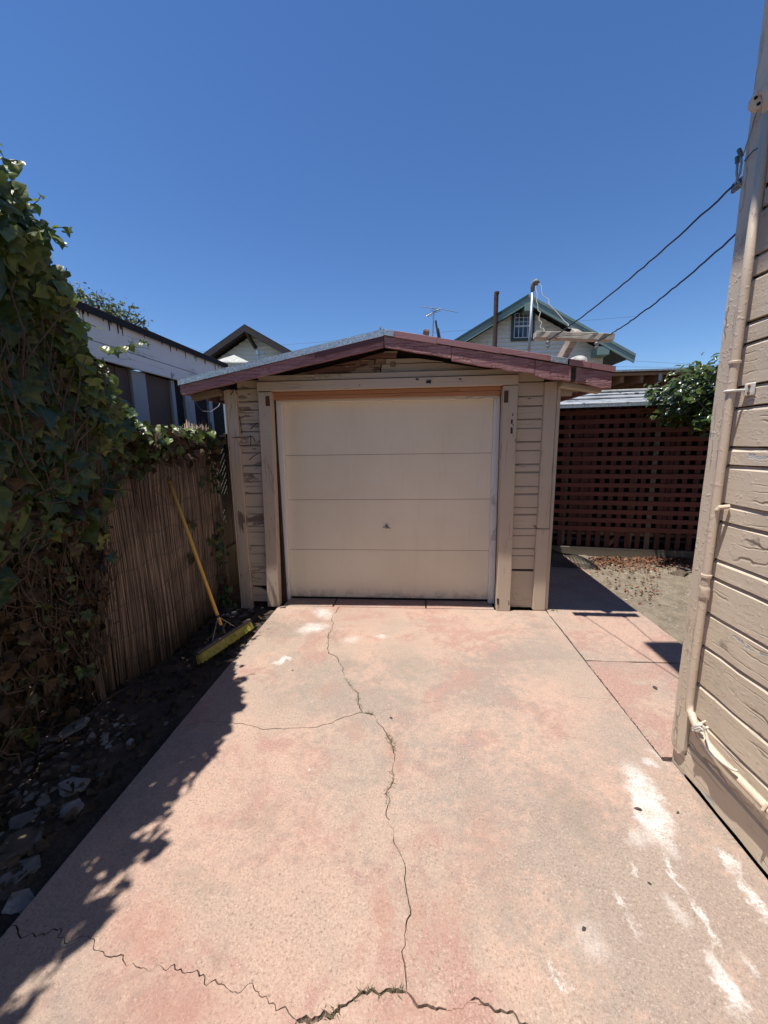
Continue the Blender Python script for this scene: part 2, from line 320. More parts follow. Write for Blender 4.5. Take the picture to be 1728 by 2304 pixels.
_low = [zc(945, 715), zc(955, 760), zc(1000, 810), zc(1045, 860), zc(1075, 920), zc(1065, 990), zc(1052, 1070), zc(1050, 1150), zc(1030, 1210), zc(1045, 1250), zc(1030, 1310), zc(1050, 1370),
        zd(1320, 0), zd(1345, 60), zd(1360, 120), zd(1375, 190), zd(1388, 240), zd(1385, 330), zd(1380, 400), zd(1378, 480), zd(1380, 540), zd(1380, 575)]
ident = lambda x, y: (x, y)
A2 = crack(ident, _low, .001, .007, 3)
BL = crack(ident, [zc(875, 700), zc(840, 705), zc(760, 730), zc(690, 760), zc(570, 795), zc(440, 795), zc(400, 803), zc(270, 795), zc(150, 775), zc(100, 765), zb(1120, 550), zb(1000, 580)], .001, .0035, 4, ext_b=(XL, gz(*zb(930, 620))[1]), j=.006)
BR = crack(ident, [zc(945, 715), zc(1000, 690), zc(1070, 665), zc(1170, 655), zc(1250, 640), zc(1400, 622), zc(1490, 608), zc(1659, 613), (1234, 1566)], .001, .0035, 5, ext_b=(XR, gz(1380, 1573)[1]), j=.006)
CLp = [zd(1005, 670), zd(965, 630), zd(920, 600), zd(870, 565), zd(790, 548), zd(740, 553), zd(690, 535), zd(600, 505), zd(520, 500), zd(435, 492), zd(410, 462), zd(330, 445), zd(265, 415), zd(225, 405), zd(205, 372), zd(110, 372), zd(60, 355)]
CL = crack(ident, CLp, .0012, .0055, 6, ext_b=(XL, gz(*zd(40, 350))[1]), j=.010, step=.008)
CM = crack(ident, [zd(1380, 575), zd(1360, 590), zd(1290, 592), zd(1235, 585), zd(1190, 600), zd(1150, 645), zd(1090, 660), zd(1005, 670)], .005, .017, 7, j=.010, step=.008)
CR = crack(ident, [zd(1380, 575), zd(1420, 615), zd(1500, 620), zd(1560, 615), zd(1620, 612), ze(0, 1505), ze(90, 1500), ze(175, 1490), ze(290, 1545), ze(430, 1600)], .002, .008, 8, ext_b=(1.306, .60), j=.008, step=.008)
jl = gz(*zd(1005, 670))[:2]
DD = crack(None, [jl, jl+np.array([.01, -.06]), jl+np.array([-.02, -.3]), np.array([jl[0]-.1, YB])], .003, .012, 9)
rv = lambda a: a[::-1]
def slab(name, loop, mat, parent, z0=-.035, z1=0.0):
    pts = [tuple(loop[0])]
    for p in loop[1:]:
        if np.linalg.norm(np.array(pts[-1])-p) > 8e-4: pts.append(tuple(p))
    n = len(pts); m = MB(); vo, eo, fo, *_ = delaunay_2d_cdt([Vector(p) for p in pts], [], [list(range(n))], 1, 1e-5)
    m.add([(v.x, v.y, z1) for v in vo], [tuple(f) for f in fo]); m.add([(p[0], p[1], z1) for p in pts]+[(p[0], p[1], z0) for p in pts], [(i, n+i, n+(i+1) % n, (i+1) % n) for i in range(n)])
    return m.build(name, mat, parent)
S = 'concrete_slab'; cat = np.concatenate
slab(S, cat([[[XL, YT]], A1[2], BL[2], [[XL, BL[0][-1][1]]]]), M_drive, drive, z1=.001)
slab(S, cat([A1[1], A12[1], BR[1], [[XR, YT]]]), M_drive, drive, z1=.0)
slab(S, cat([rv(BL[1]), A12[2], A2[2], CM[2], CL[2]]), M_drive, drive, z1=-.001)
slab(S, cat([rv(BR[2]), A2[1], CR[1], [[1.306, 1.838], [XR, 1.84]]]), M_drive, drive, z1=.001)
slab(S, cat([rv(CL[1]), DD[2], [[XL, YB]]]), M_drive, drive, z1=.0)
slab(S, cat([rv(DD[1]), rv(CM[1]), CR[2], [[1.306, YB]]]), M_drive, drive, z1=-.0015)
def rect(x0, x1, y0, y1, j=.003, st=.06):
    L = []; c = [(x0, y0), (x1, y0), (x1, y1), (x0, y1)]
    for a, b in zip(c, c[1:]+c[:1]):
        a = np.array(a); b = np.array(b); n = int(np.linalg.norm(b-a)/st)
        for i in range(n): L.append(a+(b-a)*i/n+rng.normal(0, j, 2)*(i > 0))
    return np.array(L)
slab(S, rect(1.272, 2.13, 2.782, 4.72), M_path, path, z1=.002); slab(S, rect(1.272, 2.12, 1.872, 2.776), M_pathred, path, z1=-.002); slab(S, rect(1.274, 2.15, 4.726, 6.9), M_path, path, z1=.0)
# red painted border strip along the path edge

# threshold pieces in front of the garage door
thr = tag(MB().box(-1.36, .78, 3.664, 3.99, -.10, -.03).build('garage_threshold', M_soil), kind='structure')
for a, b in ((-1.35, -.84), (-.828, .10), (.112, .775)): jbox(a, b, 3.668, 3.97, -.03, .004, .002).build('threshold_slab', M_path, thr, bevel=.004)
# dry grass and weeds rooted in the cracks
M_grass = m_leaf('dry_grass', [(.17, .13, .075), (.12, .10, .05), (.24, .19, .11), (.09, .085, .04)], .7, .2, False)
def tuft(m, x, y, z, n, h, s, r):
    for _ in range(n):
        a = r.uniform(0, 6.28); bx = x+r.normal(0, s); by = y+r.normal(0, s); hh = h*r.uniform(.5, 1.2); le = r.uniform(.3, 1.2)*hh; w = r.uniform(.0008, .002)
        d = np.array([math.cos(a), math.sin(a)]); nrm = np.array([-d[1], d[0]])*w; q = [np.array([bx, by])+d*le*t*t for t in (0, .55, 1)]
        zz = [z, z+hh*.65, z+hh]
        m.add([(*(q[0]-nrm), zz[0]), (*(q[0]+nrm), zz[0]), (*(q[1]+nrm*.8), zz[1]), (*(q[1]-nrm*.8), zz[1]), (*q[2], zz[2])], [(0, 1, 2, 3), (3, 2, 4)])
gm = MB(); r_ = np.random.default_rng(5); dm = MB()
def along(c, a, b, n, h, s, k=5):
    i0 = int(a*len(c)); i1 = max(i0+1, int(b*len(c)))
    for _ in range(n):
        p = c[r_.integers(i0, i1)]; tuft(gm, p[0], p[1], -.014, k, h*.75, s, r_)
along(A1[0], .78, 1.0, 26, .034, .004); along(A1[0], .35, .6, 14, .03, .004); along(A12[0], 0, 1, 6, .035, .004)
along(A2[0], .16, .27, 16, .04, .005); along(A2[0], .36, .52, 30, .03, .004, 4); along(A2[0], .6, .95, 6, .02, .002, 3)
along(CM[0], .05, .8, 44, .026, .003, 4); along(CR[0], .1, .8, 12, .022, .002, 3); along(CL[0], .05, .6, 6, .020, .002, 3)
for c_, w_, n_ in ((CM[0], .007, 420), (CR[0], .004, 260), (CL[0], .003, 260), (A2[0], .004, 420), (A1[0], .004, 300)):
    for _ in range(n_):
        p = c_[r_.integers(0, len(c_))]; x, y = p[0]+r_.normal(0, w_), p[1]+r_.normal(0, w_); q = r_.uniform(.0015, .005)
        dm.add([(x+q, y, -.0135), (x, y+q, -.0135), (x-q, y, -.0135), (x, y-q, -.0135), (x, y, -.012+r_.uniform(0, .010))], [(0, 1, 4), (1, 2, 4), (2, 3, 4), (3, 0, 4)])
tag(dm.build('crack_dirt', m_simple('crack_dirt', (.16, .12, .085), .95, .5, 60)), 'crumbs of dirt and chipped concrete in the driveway cracks', 'dirt', kind='stuff')
tag(gm.build('crack_grass', M_grass), 'dry grass and weeds growing in the driveway cracks', 'grass', kind='stuff')
# silt along the joint between driveway and path
jm = MB()
for i in range(260):
    y = r_.uniform(1.9, 3.62); x = 1.267+r_.normal(0, .004); s = r_.uniform(.002, .006)
    jm.add([(x+s, y, -.004), (x-s*.6, y+s, -.004), (x-s*.6, y-s, -.004), (x, y, .003)], [(0, 1, 3), (1, 2, 3), (2, 0, 3)])
tag(jm.build('joint_grit', m_simple('grit', (.10, .08, .06), .95)), 'dark grit filling the joint beside the driveway', 'grit', kind='stuff')
# ================================================================== GARAGE
TAN = (.55, .45, .345)
M_tanx = m_paint('tan_paint_boards', TAN, 'x', .10, (.13, .095, .075), .4, .6, .3)
M_tanz = m_paint('tan_paint_trim', sc(TAN, 1.02), 'z', .12, (.16, .11, .085), .3, .55, .3)
M_gablewood = m_paint('worn_gable_boards', (.42, .30, .21), 'x', .62, (.13, .065, .05), .5, .7, .4)
M_rawwood = m_paint('bare_redwood', (.42, .19, .085), 'x', .0, crack=.2, rough=.6, dirt=.4)
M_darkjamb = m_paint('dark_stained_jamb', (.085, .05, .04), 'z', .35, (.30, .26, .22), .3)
M_white = m_paint('white_door_stop', (.80, .77, .72), 'z', .06, (.3, .25, .2), .2)
M_plum = m_paint('plum_fascia_paint', (.26, .118, .122), 'x', .22, (.42, .28, .25), .9, .6, .5, blister=.5, crackdark=.8)
def m_fascia():
    t = NT('weathered_plum_fascia'); g = t.scl(t.pos, (2.2, 30, 30)); gr = t.noise(2.2, 6, .7, g, .6); n2 = t.noise(3.5, 5, .65)
    c = t.mix(t.ramp(gr, .35, .7), (.30, .135, .14), (.45, .245, .245)); c = t.mix(t.ramp(n2, .5, .68, 0, .75), c, (.46, .28, .265))
    pk = t.noise(16, 5, .7, t.scl(t.pos, (.35, 1, 1))); c = t.mix(t.ramp(pk, .64, .67), c, (.42, .33, .28)); ck = t.ramp(t.voro(1.2, t.vadd(g, t.scl(t.noise(6, 3, .6, col=True), (2, 2, 2)))), .06, .0)
    c = t.mix(t.math('MULTIPLY', ck, .38), c, (.06, .035, .035)); h = t.math('ADD', gr, t.math('ADD', t.math('MULTIPLY', n2, .8), t.math('MULTIPLY', ck, -.7)))
    return t.done(c, .7, t.bump(h, .7, .009), 0, .3)
M_plum = m_fascia()
M_plumflash = m_paint('plum_flashing', (.38, .19, .195), 'x', .08, (.42, .40, .40), .2, .5, .35)
M_rot = m_simple('rotten_wood', (.05, .042, .036), .95, .6, 25, 60, 1.0)
def m_galv():
    t = NT('galvanised_flashing'); v = t.voro(140, feature='F1', out='Color'); n = t.noise(70, 4, .7)
    c = t.mix(t.ramp(n, .35, .65), (.30, .36, .40), (.58, .66, .70)); v2 = t.n.new('ShaderNodeRGBToBW'); t.l.new(v, v2.inputs[0]); c = t.mix(.3, c, v2.outputs[0], 'OVERLAY')
    return t.done(c, .42, t.bump(n, .1, .003), .55)
M_galv = m_galv()
def m_door():
    t = NT('tan_door_panel'); n = t.noise(1.3, 4); st = t.noise(18, 4, .6, t.scl(t.pos, (1, 1, .12))); c = t.mix(t.ramp(n, .35, .7), (.785, .71, .565), (.735, .655, .515))
    c = t.mix(t.ramp(st, .5, .75, 0, .14), c, (.56, .48, .38)); sp = t.voro(14, feature='F1'); c = t.mix(t.ramp(sp, .05, .03, 0, .35), c, (.24, .18, .14))
    lo = t.n.new('ShaderNodeSeparateXYZ'); t.l.new(t.pos, lo.inputs[0]); grime = t.math('MULTIPLY', t.ramp(lo.outputs[2], .16, .0), t.ramp(t.noise(12, 4), .4, .65))
    c = t.mix(t.math('MULTIPLY', grime, .45), c, (.20, .145, .10))
    return t.done(c, .5, t.bump(t.math('ADD', t.noise(220, 3), t.math('ADD', t.math('MULTIPLY', n, 3), t.math('MULTIPLY', t.noise(4.5, 3), 2.5))), .22, .005), 0, .3)
M_door = m_door()
M_inner = m_simple('painted_interior_shade', (.03, .026, .022), .95)  # near-black colour stands in for shade inside the sheds and patio
M_hole = m_simple('dark_gap', (.018, .014, .012), .95)
M_metal = m_simple('grey_hardware', (.30, .30, .31), .4, .3, 30, 80, .2, .8)
M_roofing = m_simple('weathered_roofing', (.16, .13, .12), .95, .4, 20, 90, .8)
YF = 3.70
G = thing('garage', 'small tan wood garage with closed panel door and low plum edged gable roof', 'garage', (-.26, YF, 0))
PK, EL, ER = -.258, -2.090, 1.614                       # ridge and eave x
YE = 3.42; ZP, ZE = 2.548, 2.198; YBK = 7.6
def rz(x): return ZP-(ZP-ZE)*((x-PK)/(ER-PK) if x > PK else (PK-x)/(PK-EL))
# shell
MB().prism([(-1.76, YF+.03, -.04), (-1.345, YF+.03, -.04), (-1.345, YF+.03, 2.12), (-1.76, YF+.03, 2.12)], (0, .05, 0)).build('wall_backing', M_hole, G)
MB().prism([(.80, YF+.03, -.04), (1.235, YF+.03, -.04), (1.235, YF+.03, 2.12), (.80, YF+.03, 2.12)], (0, .05, 0)).build('wall_backing', M_hole, G)
MB().prism([(-1.76, YF+.03, 2.121), (1.235, YF+.03, 2.121), (1.235, YF+.03, rz(1.235)-.07), (PK, YF+.03, ZP-.07), (-1.76, YF+.03, rz(-1.76)-.07)], (0, .05, 0)).build('gable_backing', M_hole, G)
MB().box(-1.775, -1.735, YF+.08, YBK-.3, -.03, 2.17).build('side_wall', M_tanx, G); MB().box(1.225, 1.262, YF+.08, YBK-.3, -.03, 2.17).build('side_wall', M_tanx, G)
MB().box(-1.73, 1.22, YBK-.34, YBK-.3, -.03, 2.2).build('rear_wall', M_tanx, G)
def sidingboards(x0, x1, lines, mat, parent, y=YF, t=.026, name='siding_board', skip=()):
    for i, (za_, zb_) in enumerate(zip(lines[:-1], lines[1:])):
        if i in skip: continue
        d = random.uniform(-.003, .003); g = .0035; tl = random.uniform(-.003, .003)
        p = [(x0, y+d, za_+g+tl), (x0, y+d, zb_-.012+tl*.5), (x0, y+d+.011, zb_-.001+tl*.5), (x0, y+d+t, zb_+.002), (x0, y+d+t, za_+g)]
        MB().prism(p, (x1-x0, 0, 0)).build(name, mat, parent)
def zs(f, xs, ys, Y): return [py(f(xs, y), Y)[2] for y in ys]
rl = zs(z2, 1150, [1640, 1530, 1475, 1375, 1320, 1215, 1160, 1060, 1000, 893, 832, 725, 660, 555, 485, 385, 310, 200, 120], YF)
sidingboards(.917, 1.142, rl, M_tanx, G)
jbox(.917, 1.142, YF-.004, YF+.02, .018, rl[0]-.012).build('base_panel', m_paint('base_panel_paint', sc(TAN, .9), 'x', .1, (.14, .1, .07), .2, blister=.4), G)
ll = zs(z1, 400, [1880, 1835, 1762, 1660, 1610, 1515, 1455, 1350, 1305, 1210, 1155, 1055, 998, 900, 842, 745, 690, 582, 522, 415, 352, 250, 185], YF)
M_tanworn = m_paint('worn_tan_boards', sc(TAN, .95), 'x', .38, (.16, .12, .10), .7, .65, .4, crackdark=.85)
sidingboards(-1.678, -1.456, ll, M_tanworn, G, skip=(1,))
MB().prism([(-1.678, YF+.004, ll[1]+.006), (-1.474, YF+.004, ll[1]+.004), (-1.474, YF+.004, ll[1]+.045), (-1.54, YF+.004, ll[1]+.05), (-1.60, YF+.004, ll[2]-.02), (-1.678, YF+.004, ll[2]-.008)], (0, .02, 0)).build('siding_board', M_tanworn, G)
jbox(-1.785, -1.676, 3.662, YF+.02, -.04, 2.145, .004).build('corner_board', M_tanz, G, bevel=.004); jbox(-1.80, -1.786, 3.664, YF+.12, -.04, 2.14).build('corner_board', M_tanz, G, bevel=.003)
jbox(1.140, 1.248, 3.660, YF+.02, .82, 2.14, .003).build('corner_board', M_tanz, G, bevel=.004); jbox(1.140, 1.252, 3.658, YF+.02, .004, .812, .004).build('corner_board', M_tanz, G, bevel=.005)
jbox(1.2545, 1.285, 3.672, YF+.14, .004, 2.12, .003).build('corner_board', M_tanz, G, bevel=.004)
def jamb(x0, x1, dx):
    m = MB(); zs_ = [0.0, .05, .12, .3, .9, 1.5, 2.112]; n = len(zs_)
    for z in zs_:
        o = dx*(1-z/2.1)+random.uniform(-.002, .002)
        m.v += [(x0+o, 3.632, z), (x1+o, 3.632, z), (x1+o, YF+.02, z), (x0+o, YF+.02, z)]
    for i in range(n-1):
        for k in range(4): m.f.append((i*4+k, i*4+(k+1) % 4, i*4+4+(k+1) % 4, i*4+4+k))
    m.f += [(3, 2, 1, 0), (n*4-4, n*4-3, n*4-2, n*4-1)]; return m
M_jamb = m_paint('door_jamb_paint', sc(TAN, .98), 'z', .10, (.14, .085, .06), .3, .5, .3, blister=.45)
JL = jamb(-1.454, -1.332, -.050).build('door_jamb', M_jamb, G, bevel=.004); JR = jamb(.776, .905, .012).build('door_jamb', M_jamb, G, bevel=.004)
for x0, x1, zA, zB_, pr in ((-1.385, -1.345, 1.985, 2.075, JL), (.786, .822, 1.965, 2.065, JR)): jbox(x0, x1, 3.6275, 3.634, zA, zB_, .003).build('rusty_bracket', m_simple('rusted_iron', (.10, .045, .03), .9, .5, 40, 90, .8), pr, bevel=.002)
for i in range(11): z = .25+i*.17+random.uniform(-.05, .05); MB().box(-1.405, -1.400, 3.6295, 3.634, z, z+.005).build('nail_head', M_hole, JL)
for x, z, w in ((.86, 1.80, .012), (.874, 1.77, .006), (.868, 1.86, .009), (.862, 1.72, .02), (.80, .10, .02)): jbox(x-w/2, x+w/2, 3.629, 3.634, z-w*1.4, z+w*1.4, w*.25).build('rot_pit', M_rot, JR)
HD = jbox(-1.462, .908, 3.634, YF+.02, 2.118, 2.203, .002).build('header_board', m_paint('header_paint', TAN, 'x', .06, (.12, .06, .045), .3), G, bevel=.003)
for x, z, w in ((.02, 2.185, .012), (.12, 2.16, .02), (.40, 2.175, .009), (-.5, 2.15, .006)): jbox(x-w, x+w, 3.629, 3.637, z-w*.5, z+w*.5, w*.3).build('rot_pit', M_rot, HD)
jbox(-1.45, .915, 3.652, YF+.02, 2.210, 2.258, .003).build('header_trim', M_tanx, G, bevel=.003)
jbox(-1.335, .772, 3.70, 3.76, 2.083, 2.115, .001).build('bare_wood_strip', M_rawwood, G, bevel=.002); jbox(-1.335, .772, 3.715, 3.78, 2.048, 2.0815, .001).build('bare_wood_strip', M_rawwood, G, bevel=.002)
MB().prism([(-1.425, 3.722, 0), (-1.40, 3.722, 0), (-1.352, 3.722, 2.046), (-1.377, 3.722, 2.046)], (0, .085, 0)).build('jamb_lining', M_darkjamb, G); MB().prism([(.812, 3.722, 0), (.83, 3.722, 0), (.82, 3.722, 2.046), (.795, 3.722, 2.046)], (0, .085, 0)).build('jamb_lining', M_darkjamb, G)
def stop(p, mat): MB().prism(p, (0, .05, 0)).build('door_stop', mat, G, bevel=.004)
YD = 3.862; DX0, DX1 = -1.318, .752; ZT = 2.028
stop([(-1.392, YD-.052, .0), (-1.330, YD-.052, .0), (-1.292, YD-.052, ZT), (-1.352, YD-.052, ZT+.046)], M_white)
stop([(.735, YD-.052, ZT-.012), (.742, YD-.052, .0), (.804, YD-.052, .0), (.792, YD-.052, ZT+.022)], M_white)
stop([(-1.3515, YD-.054, ZT+.047), (-1.2915, YD-.054, ZT+.001), (.7345, YD-.054, ZT-.0105), (.7915, YD-.054, ZT+.0235)], m_paint('white_door_stop_top', (.78, .73, .64), 'x', .05, (.3, .25, .2), .2))
D = MB().box(DX0-.03, DX1+.03, YD+.012, YD+.05, .01, ZT+.03).build('garage_door', M_hole, G)
seam = [.022]+[py((800, y), YD)[2] for y in (1237, 1124, 1023)]+[ZT+.02]
for a, b in zip(seam[:-1], seam[1:]): jbox(DX0-.02, DX1+.02, YD, YD+.03, a+.0016, b-.0016, .0006).build('door_panel', M_door, D, bevel=.0012)
MB().box(DX0, DX1, YD-.004, YD+.02, .004, .024).build('bottom_seal', M_hole, D)
hc = py(z2(68, 1312), YD)
hb = lathe([(.0, .0), (.016, .0), (.017, .006), (.012, .012), (.009, .03), (.0, .031)], (hc[0], YD, hc[2]), 14, 'y').build('lock_handle', M_metal, D, smooth=True)
MB().bar((hc[0]-.038, YD-.028, hc[2]+.004), (hc[0]+.042, YD-.028, hc[2]-.006), .01, .009).build('handle_bar', M_metal, hb, bevel=.002)
lathe([(.0, .0), (.011, .0), (.011, .004), (.0, .005)], (hc[0], YD, hc[2]+.024), 12, 'y').build('keyhole', M_metal, hb)
# gable boards above the header
zc_ = 2.262
for i, h in enumerate((.075, .045, .07, .05, .07)):
    a, b = zc_, zc_+h; zc_ = b
    def xlim(z): w = max(0.0, (ZP-.115-z)/(ZP-ZE)); return PK-w*(PK-EL), PK+w*(ER-PK)
    (l0, r0), (l1, r1) = xlim(a), xlim(b)
    if r0-l0 < .1: continue
    l0, l1 = max(l0, -1.70), max(l1, -1.70); r0, r1 = min(r0, 1.15), min(r1, 1.15)
    cut = [-.30, -.42, -.18, -.34, -.26][i]+random.uniform(-.05, .05)
    for (p, q, p1, q1, mt) in ((l0, cut, l1, cut+.01, M_gablewood), (cut+.012, r0, cut+.022, r1, M_tanx)):
        if q-p < .03 or q1-p1 < .005: continue
        MB().prism([(p, YF-.004*(i % 2), a+.003), (q, YF-.004*(i % 2), a+.003), (q1, YF-.004*(i % 2), b-.003), (p1, YF-.004*(i % 2), b-.003)], (0, .025, 0)).build('gable_board', mt, G, bevel=.002)
M_flake = m_simple('broken_board_ends', (.24, .17, .11), .9, .4, 20, 60, .6)
for x, z, w, h in ((-.52, 2.35, .05, .05), (-.40, 2.35, .06, .055), (-.31, 2.36, .09, .05), (-.20, 2.33, .05, .035), (-.36, 2.285, .03, .03)): jbox(x-w/2, x+w/2, YF-.012, YF+.005, z-h/2, z+h/2, .006).build('broken_board', M_flake, G, bevel=.003)
# roof: deck, rafters, fascia, flashing
for nm, xa, xb in (('roof', EL, PK), ('roof', PK, ER)):
    RF = MB().prism([(xa, YE+.036, rz(xa)-.030), (xb, YE+.036, rz(xb)-.030), (xb, YE+.036, rz(xb)+.004), (xa, YE+.036, rz(xa)+.004)], (0, YBK-YE, 0)).build(nm, M_roofing, G)
    for k in range(8):
        x0 = xa+(xb-xa)*(.01 if xa == EL else .01); y = YE+.06+k*.55
        if k: MB().bar((xa+(.02 if xa == EL else 0), y, rz(xa)-.075), (xb-(.02 if xb == ER else 0), y, rz(xb)-.075), .045, .085).build('rafter', M_tanx, RF)
def fascia(name, xs, top, bot, mat, y0, y1, jag=0.0, bev=.002):
    n = len(xs); m = MB(); q = []
    T = [(x, rz(x)+top) for x in xs]; B = [(x, rz(x)+bot+(random.uniform(-jag, jag*.3) if 0 < i < n-1 else 0)) for i, x in enumerate(xs)]
    return m.prism([(x, y0, z) for x, z in B]+[(x, y0, z) for x, z in T[::-1]], (0, y1-y0, 0)).build(name, mat, G, bevel=bev)
lin = lambda a, b, n: list(np.linspace(a, b, n))
FL = fascia('fascia_board', lin(EL+.02, PK-.004, 14), -.042, -.128, M_plum, YE+.008, YE+.034, .004)
fascia('fascia_board', lin(-.85, PK-.004, 6), -.042, -.085, m_paint('plum_upper_board', (.12, .05, .055), 'x', .05, (.3, .2, .18), .4), YE+.001, YE+.0075)
for a, b, jg in ((PK+.002, .30, .004), (.303, .98, .008), (.983, 1.27, .012), (1.31, ER-.02, .016)): fascia('fascia_board', lin(a, b, max(4, int((b-a)/.05))), -.040, -.128-(.02 if a > .2 else 0)-(.012 if a > .9 else 0), M_plum, YE+.006, YE+.034, jg)
fascia('rotten_joint', lin(1.255, 1.325, 4), -.045, -.135, M_rot, YE+.009, YE+.031, .02)
fascia('galvanised_flashing', lin(EL, PK, 8), .009, -.042, M_galv, YE-.004, YE+.0005); fascia('galvanised_flashing', lin(PK, PK+.085, 3), .010, -.036, M_galv, YE-.0045, YE+.0005)
MB().prism([(EL, YE-.004, rz(EL)+.0092), (PK, YE-.004, ZP+.0092), (PK+.085, YE-.004, rz(PK+.085)+.0092), (PK+.085, YE-.004, rz(PK+.085)+.011), (PK, YE-.004, ZP+.0115), (EL, YE-.004, rz(EL)+.011)], (0, .12, 0)).build('flashing_top', M_galv, G)
for a, b in ((PK+.088, .18), (.182, .70), (.702, 1.10), (1.102, 1.235), (1.25, 1.42), (1.422, ER)):
    fascia('plum_flashing', lin(a, b, 4), .010+random.uniform(0, .004), -.030-random.uniform(0, .012), M_plumflash if a != 1.102 else M_galv, YE-.003-random.uniform(0, .003), YE+.003)
MB().prism([(PK+.088, YE-.003, rz(PK+.088)+.0095), (ER, YE-.003, rz(ER)+.0095), (ER, YE-.003, rz(ER)+.0115), (PK+.088, YE-.003, rz(PK+.088)+.0115)], (0, .12, 0)).build('flashing_top', M_plumflash, G)
jbox(EL+.015, EL+.05, YE+.005, YE+.4, rz(EL)-.115, rz(EL)-.03).build('eave_board', M_plum, G); jbox(ER-.05, ER-.015, YE+.036, YBK-.05, rz(ER)-.15, rz(ER)-.031).build('eave_board', M_plum, G)
jbox(EL+.051, EL+.08, YE+.41, YBK-.05, rz(EL)-.13, rz(EL)-.031).build('eave_board', M_plum, G)
# outlookers under the eaves beside the corner boards
MB().bar((-2.06, 3.60, rz(-2.06)-.135), (-1.80, 3.60, rz(-1.80)-.135), .09, .05).build('outlooker', m_paint('bare_outlooker', (.24, .17, .11), 'x', .4, (.12, .09, .07)), G, bevel=.004)
MB().bar((1.25, 3.60, rz(1.25)-.165), (1.58, 3.60, rz(1.58)-.165), .09, .04).build('outlooker', M_tanx, G, bevel=.004)
jbox(1.288, 1.40, 3.72, 3.75, 2.02, 2.10).build('soffit_board', M_tanx, G)
# nub on the ridge
lathe([(.0, 0), (.006, 0), (.006, .012), (.011, .016), (.009, .024), (.0, .026)], (PK-.03, YE+.02, ZP+.010), 8).build('ridge_cap_screw', M_metal, G)
# ---------- cement lump, service mast, crossarm on the roof
M_cement = m_simple('grainy_cement', (.42, .42, .40), .95, .4, 22, 70, 1.0)
def blob(name, c, s, seed, mat, flat=.0, n=2, parent=None, rough=.18):
    bm = bmesh.new(); bmesh.ops.create_icosphere(bm, subdivisions=n, radius=1); r = np.random.default_rng(seed); ph = r.uniform(0, 6.28, 6); fr = r.uniform(1.5, 4, 6)
    for v in bm.verts:
        k = 1+rough*(math.sin(v.co.x*fr[0]+ph[0])+math.sin(v.co.y*fr[1]+ph[1])+math.sin(v.co.z*fr[2]+ph[2]))*.6+r.normal(0, rough*.25)
        v.co = Vector((v.co.x*s[0]*k, v.co.y*s[1]*k, v.co.z*s[2]*k))
    me = bpy.data.meshes.new(name); bm.to_mesh(me); bm.free(); me.materials.append(mat); return link(name, me, c, parent)
cl = py(z4(1245, 530), 3.60); LUMP = blob('cement_lump', (cl[0], 3.62, rz(cl[0])+.012), (.085, .09, .075), 3, M_cement, rough=.10, n=3)
tag(LUMP, 'rough grey cement lump stuck on the garage roof below the crossarm', 'cement lump')
YM = 3.95; mb = py(z4(938, 485), YM); mt_ = py(z4(964, 75), YM)
mast = thing('service_mast', 'thin galvanised conduit mast with curved cap standing on garage roof', 'mast', (mb[0], YM, rz(mb[0])))
M_pipe = m_simple('galvanised_pipe', (.36, .38, .41), .45, .25, 15, 60, .1, .6)
MB().tube([(mb[0], YM, rz(mb[0])-.04), (mt_[0], YM, mt_[2])], .013, 12).build('pipe', M_pipe, mast, smooth=True)
MB().tube([(mt_[0], YM, mt_[2]-.03), (mt_[0], YM, mt_[2]+.012), (mt_[0]+.008, YM-.01, mt_[2]+.035), (mt_[0]+.022, YM-.02, mt_[2]+.043), (mt_[0]+.034, YM-.03, mt_[2]+.02)], [.017, .021, .025, .025, .02], 12).build('weather_cap', m_simple('old_cap', (.20, .19, .18), .6, .4, 40), mast, smooth=True)
def sagline(a, b, sag, n=14, wob=0.0, seed=0):
    a = np.array(a, float); b = np.array(b, float); r = np.random.default_rng(seed)
    return [tuple(a+(b-a)*t-np.array([0, 0, sag*4*t*(1-t)])+(r.normal(0, wob, 3) if 0 < t < 1 else 0)) for t in np.linspace(0, 1, n)]
YA = 3.305
aL, aR = py(z4(975, 372), YA), py(z4(1458, 388), YA)
M_oldwood = m_paint('weathered_grey_wood', (.44, .40, .34), 'x', .45, (.20, .17, .15), .9, .85, .6, crackdark=.9)
XA = thing('crossarm', 'weathered wooden crossarm on leaning post carrying two insulators above garage eave', 'crossarm', (1.30, 3.5, 2.28))
def rough_bar(a, b, w, h, n, j):
    a = Vector(a); b = Vector(b); m = MB(); d = (b-a).normalized(); up = Vector((0, 0, 1)); up = (up-d*up.dot(d)).normalized(); x = d.cross(up)
    for i in range(n):
        p = a+(b-a)*i/(n-1)
        for u, v in ((-1, -1), (1, -1), (1, 1), (-1, 1)): m.v.append(tuple(p+x*u*w/2*random.uniform(1-j, 1+j)+up*v*h/2*random.uniform(1-j, 1+j)))
    for i in range(n-1):
        for k in range(4): m.f.append((i*4+k, i*4+(k+1) % 4, i*4+4+(k+1) % 4, i*4+4+k))
    m.f += [(3, 2, 1, 0), tuple(range(n*4-4, n*4))]; return m
rough_bar(aL, aR, .075, .05, 16, .10).build('arm', M_oldwood, XA, bevel=.003)
pt, pb = py(z4(1247, 330), 3.36), py(z4(1133, 515), 3.52)
rough_bar((pb[0]-.01, 3.53, pb[2]-.06), (pt[0]-.005, 3.365, pt[2]-.01), .065, .06, 8, .06).build('post', M_oldwood, XA, bevel=.004)
M_porc = m_simple('dirty_porcelain', (.34, .32, .29), .3, .35, 30)
INS = []
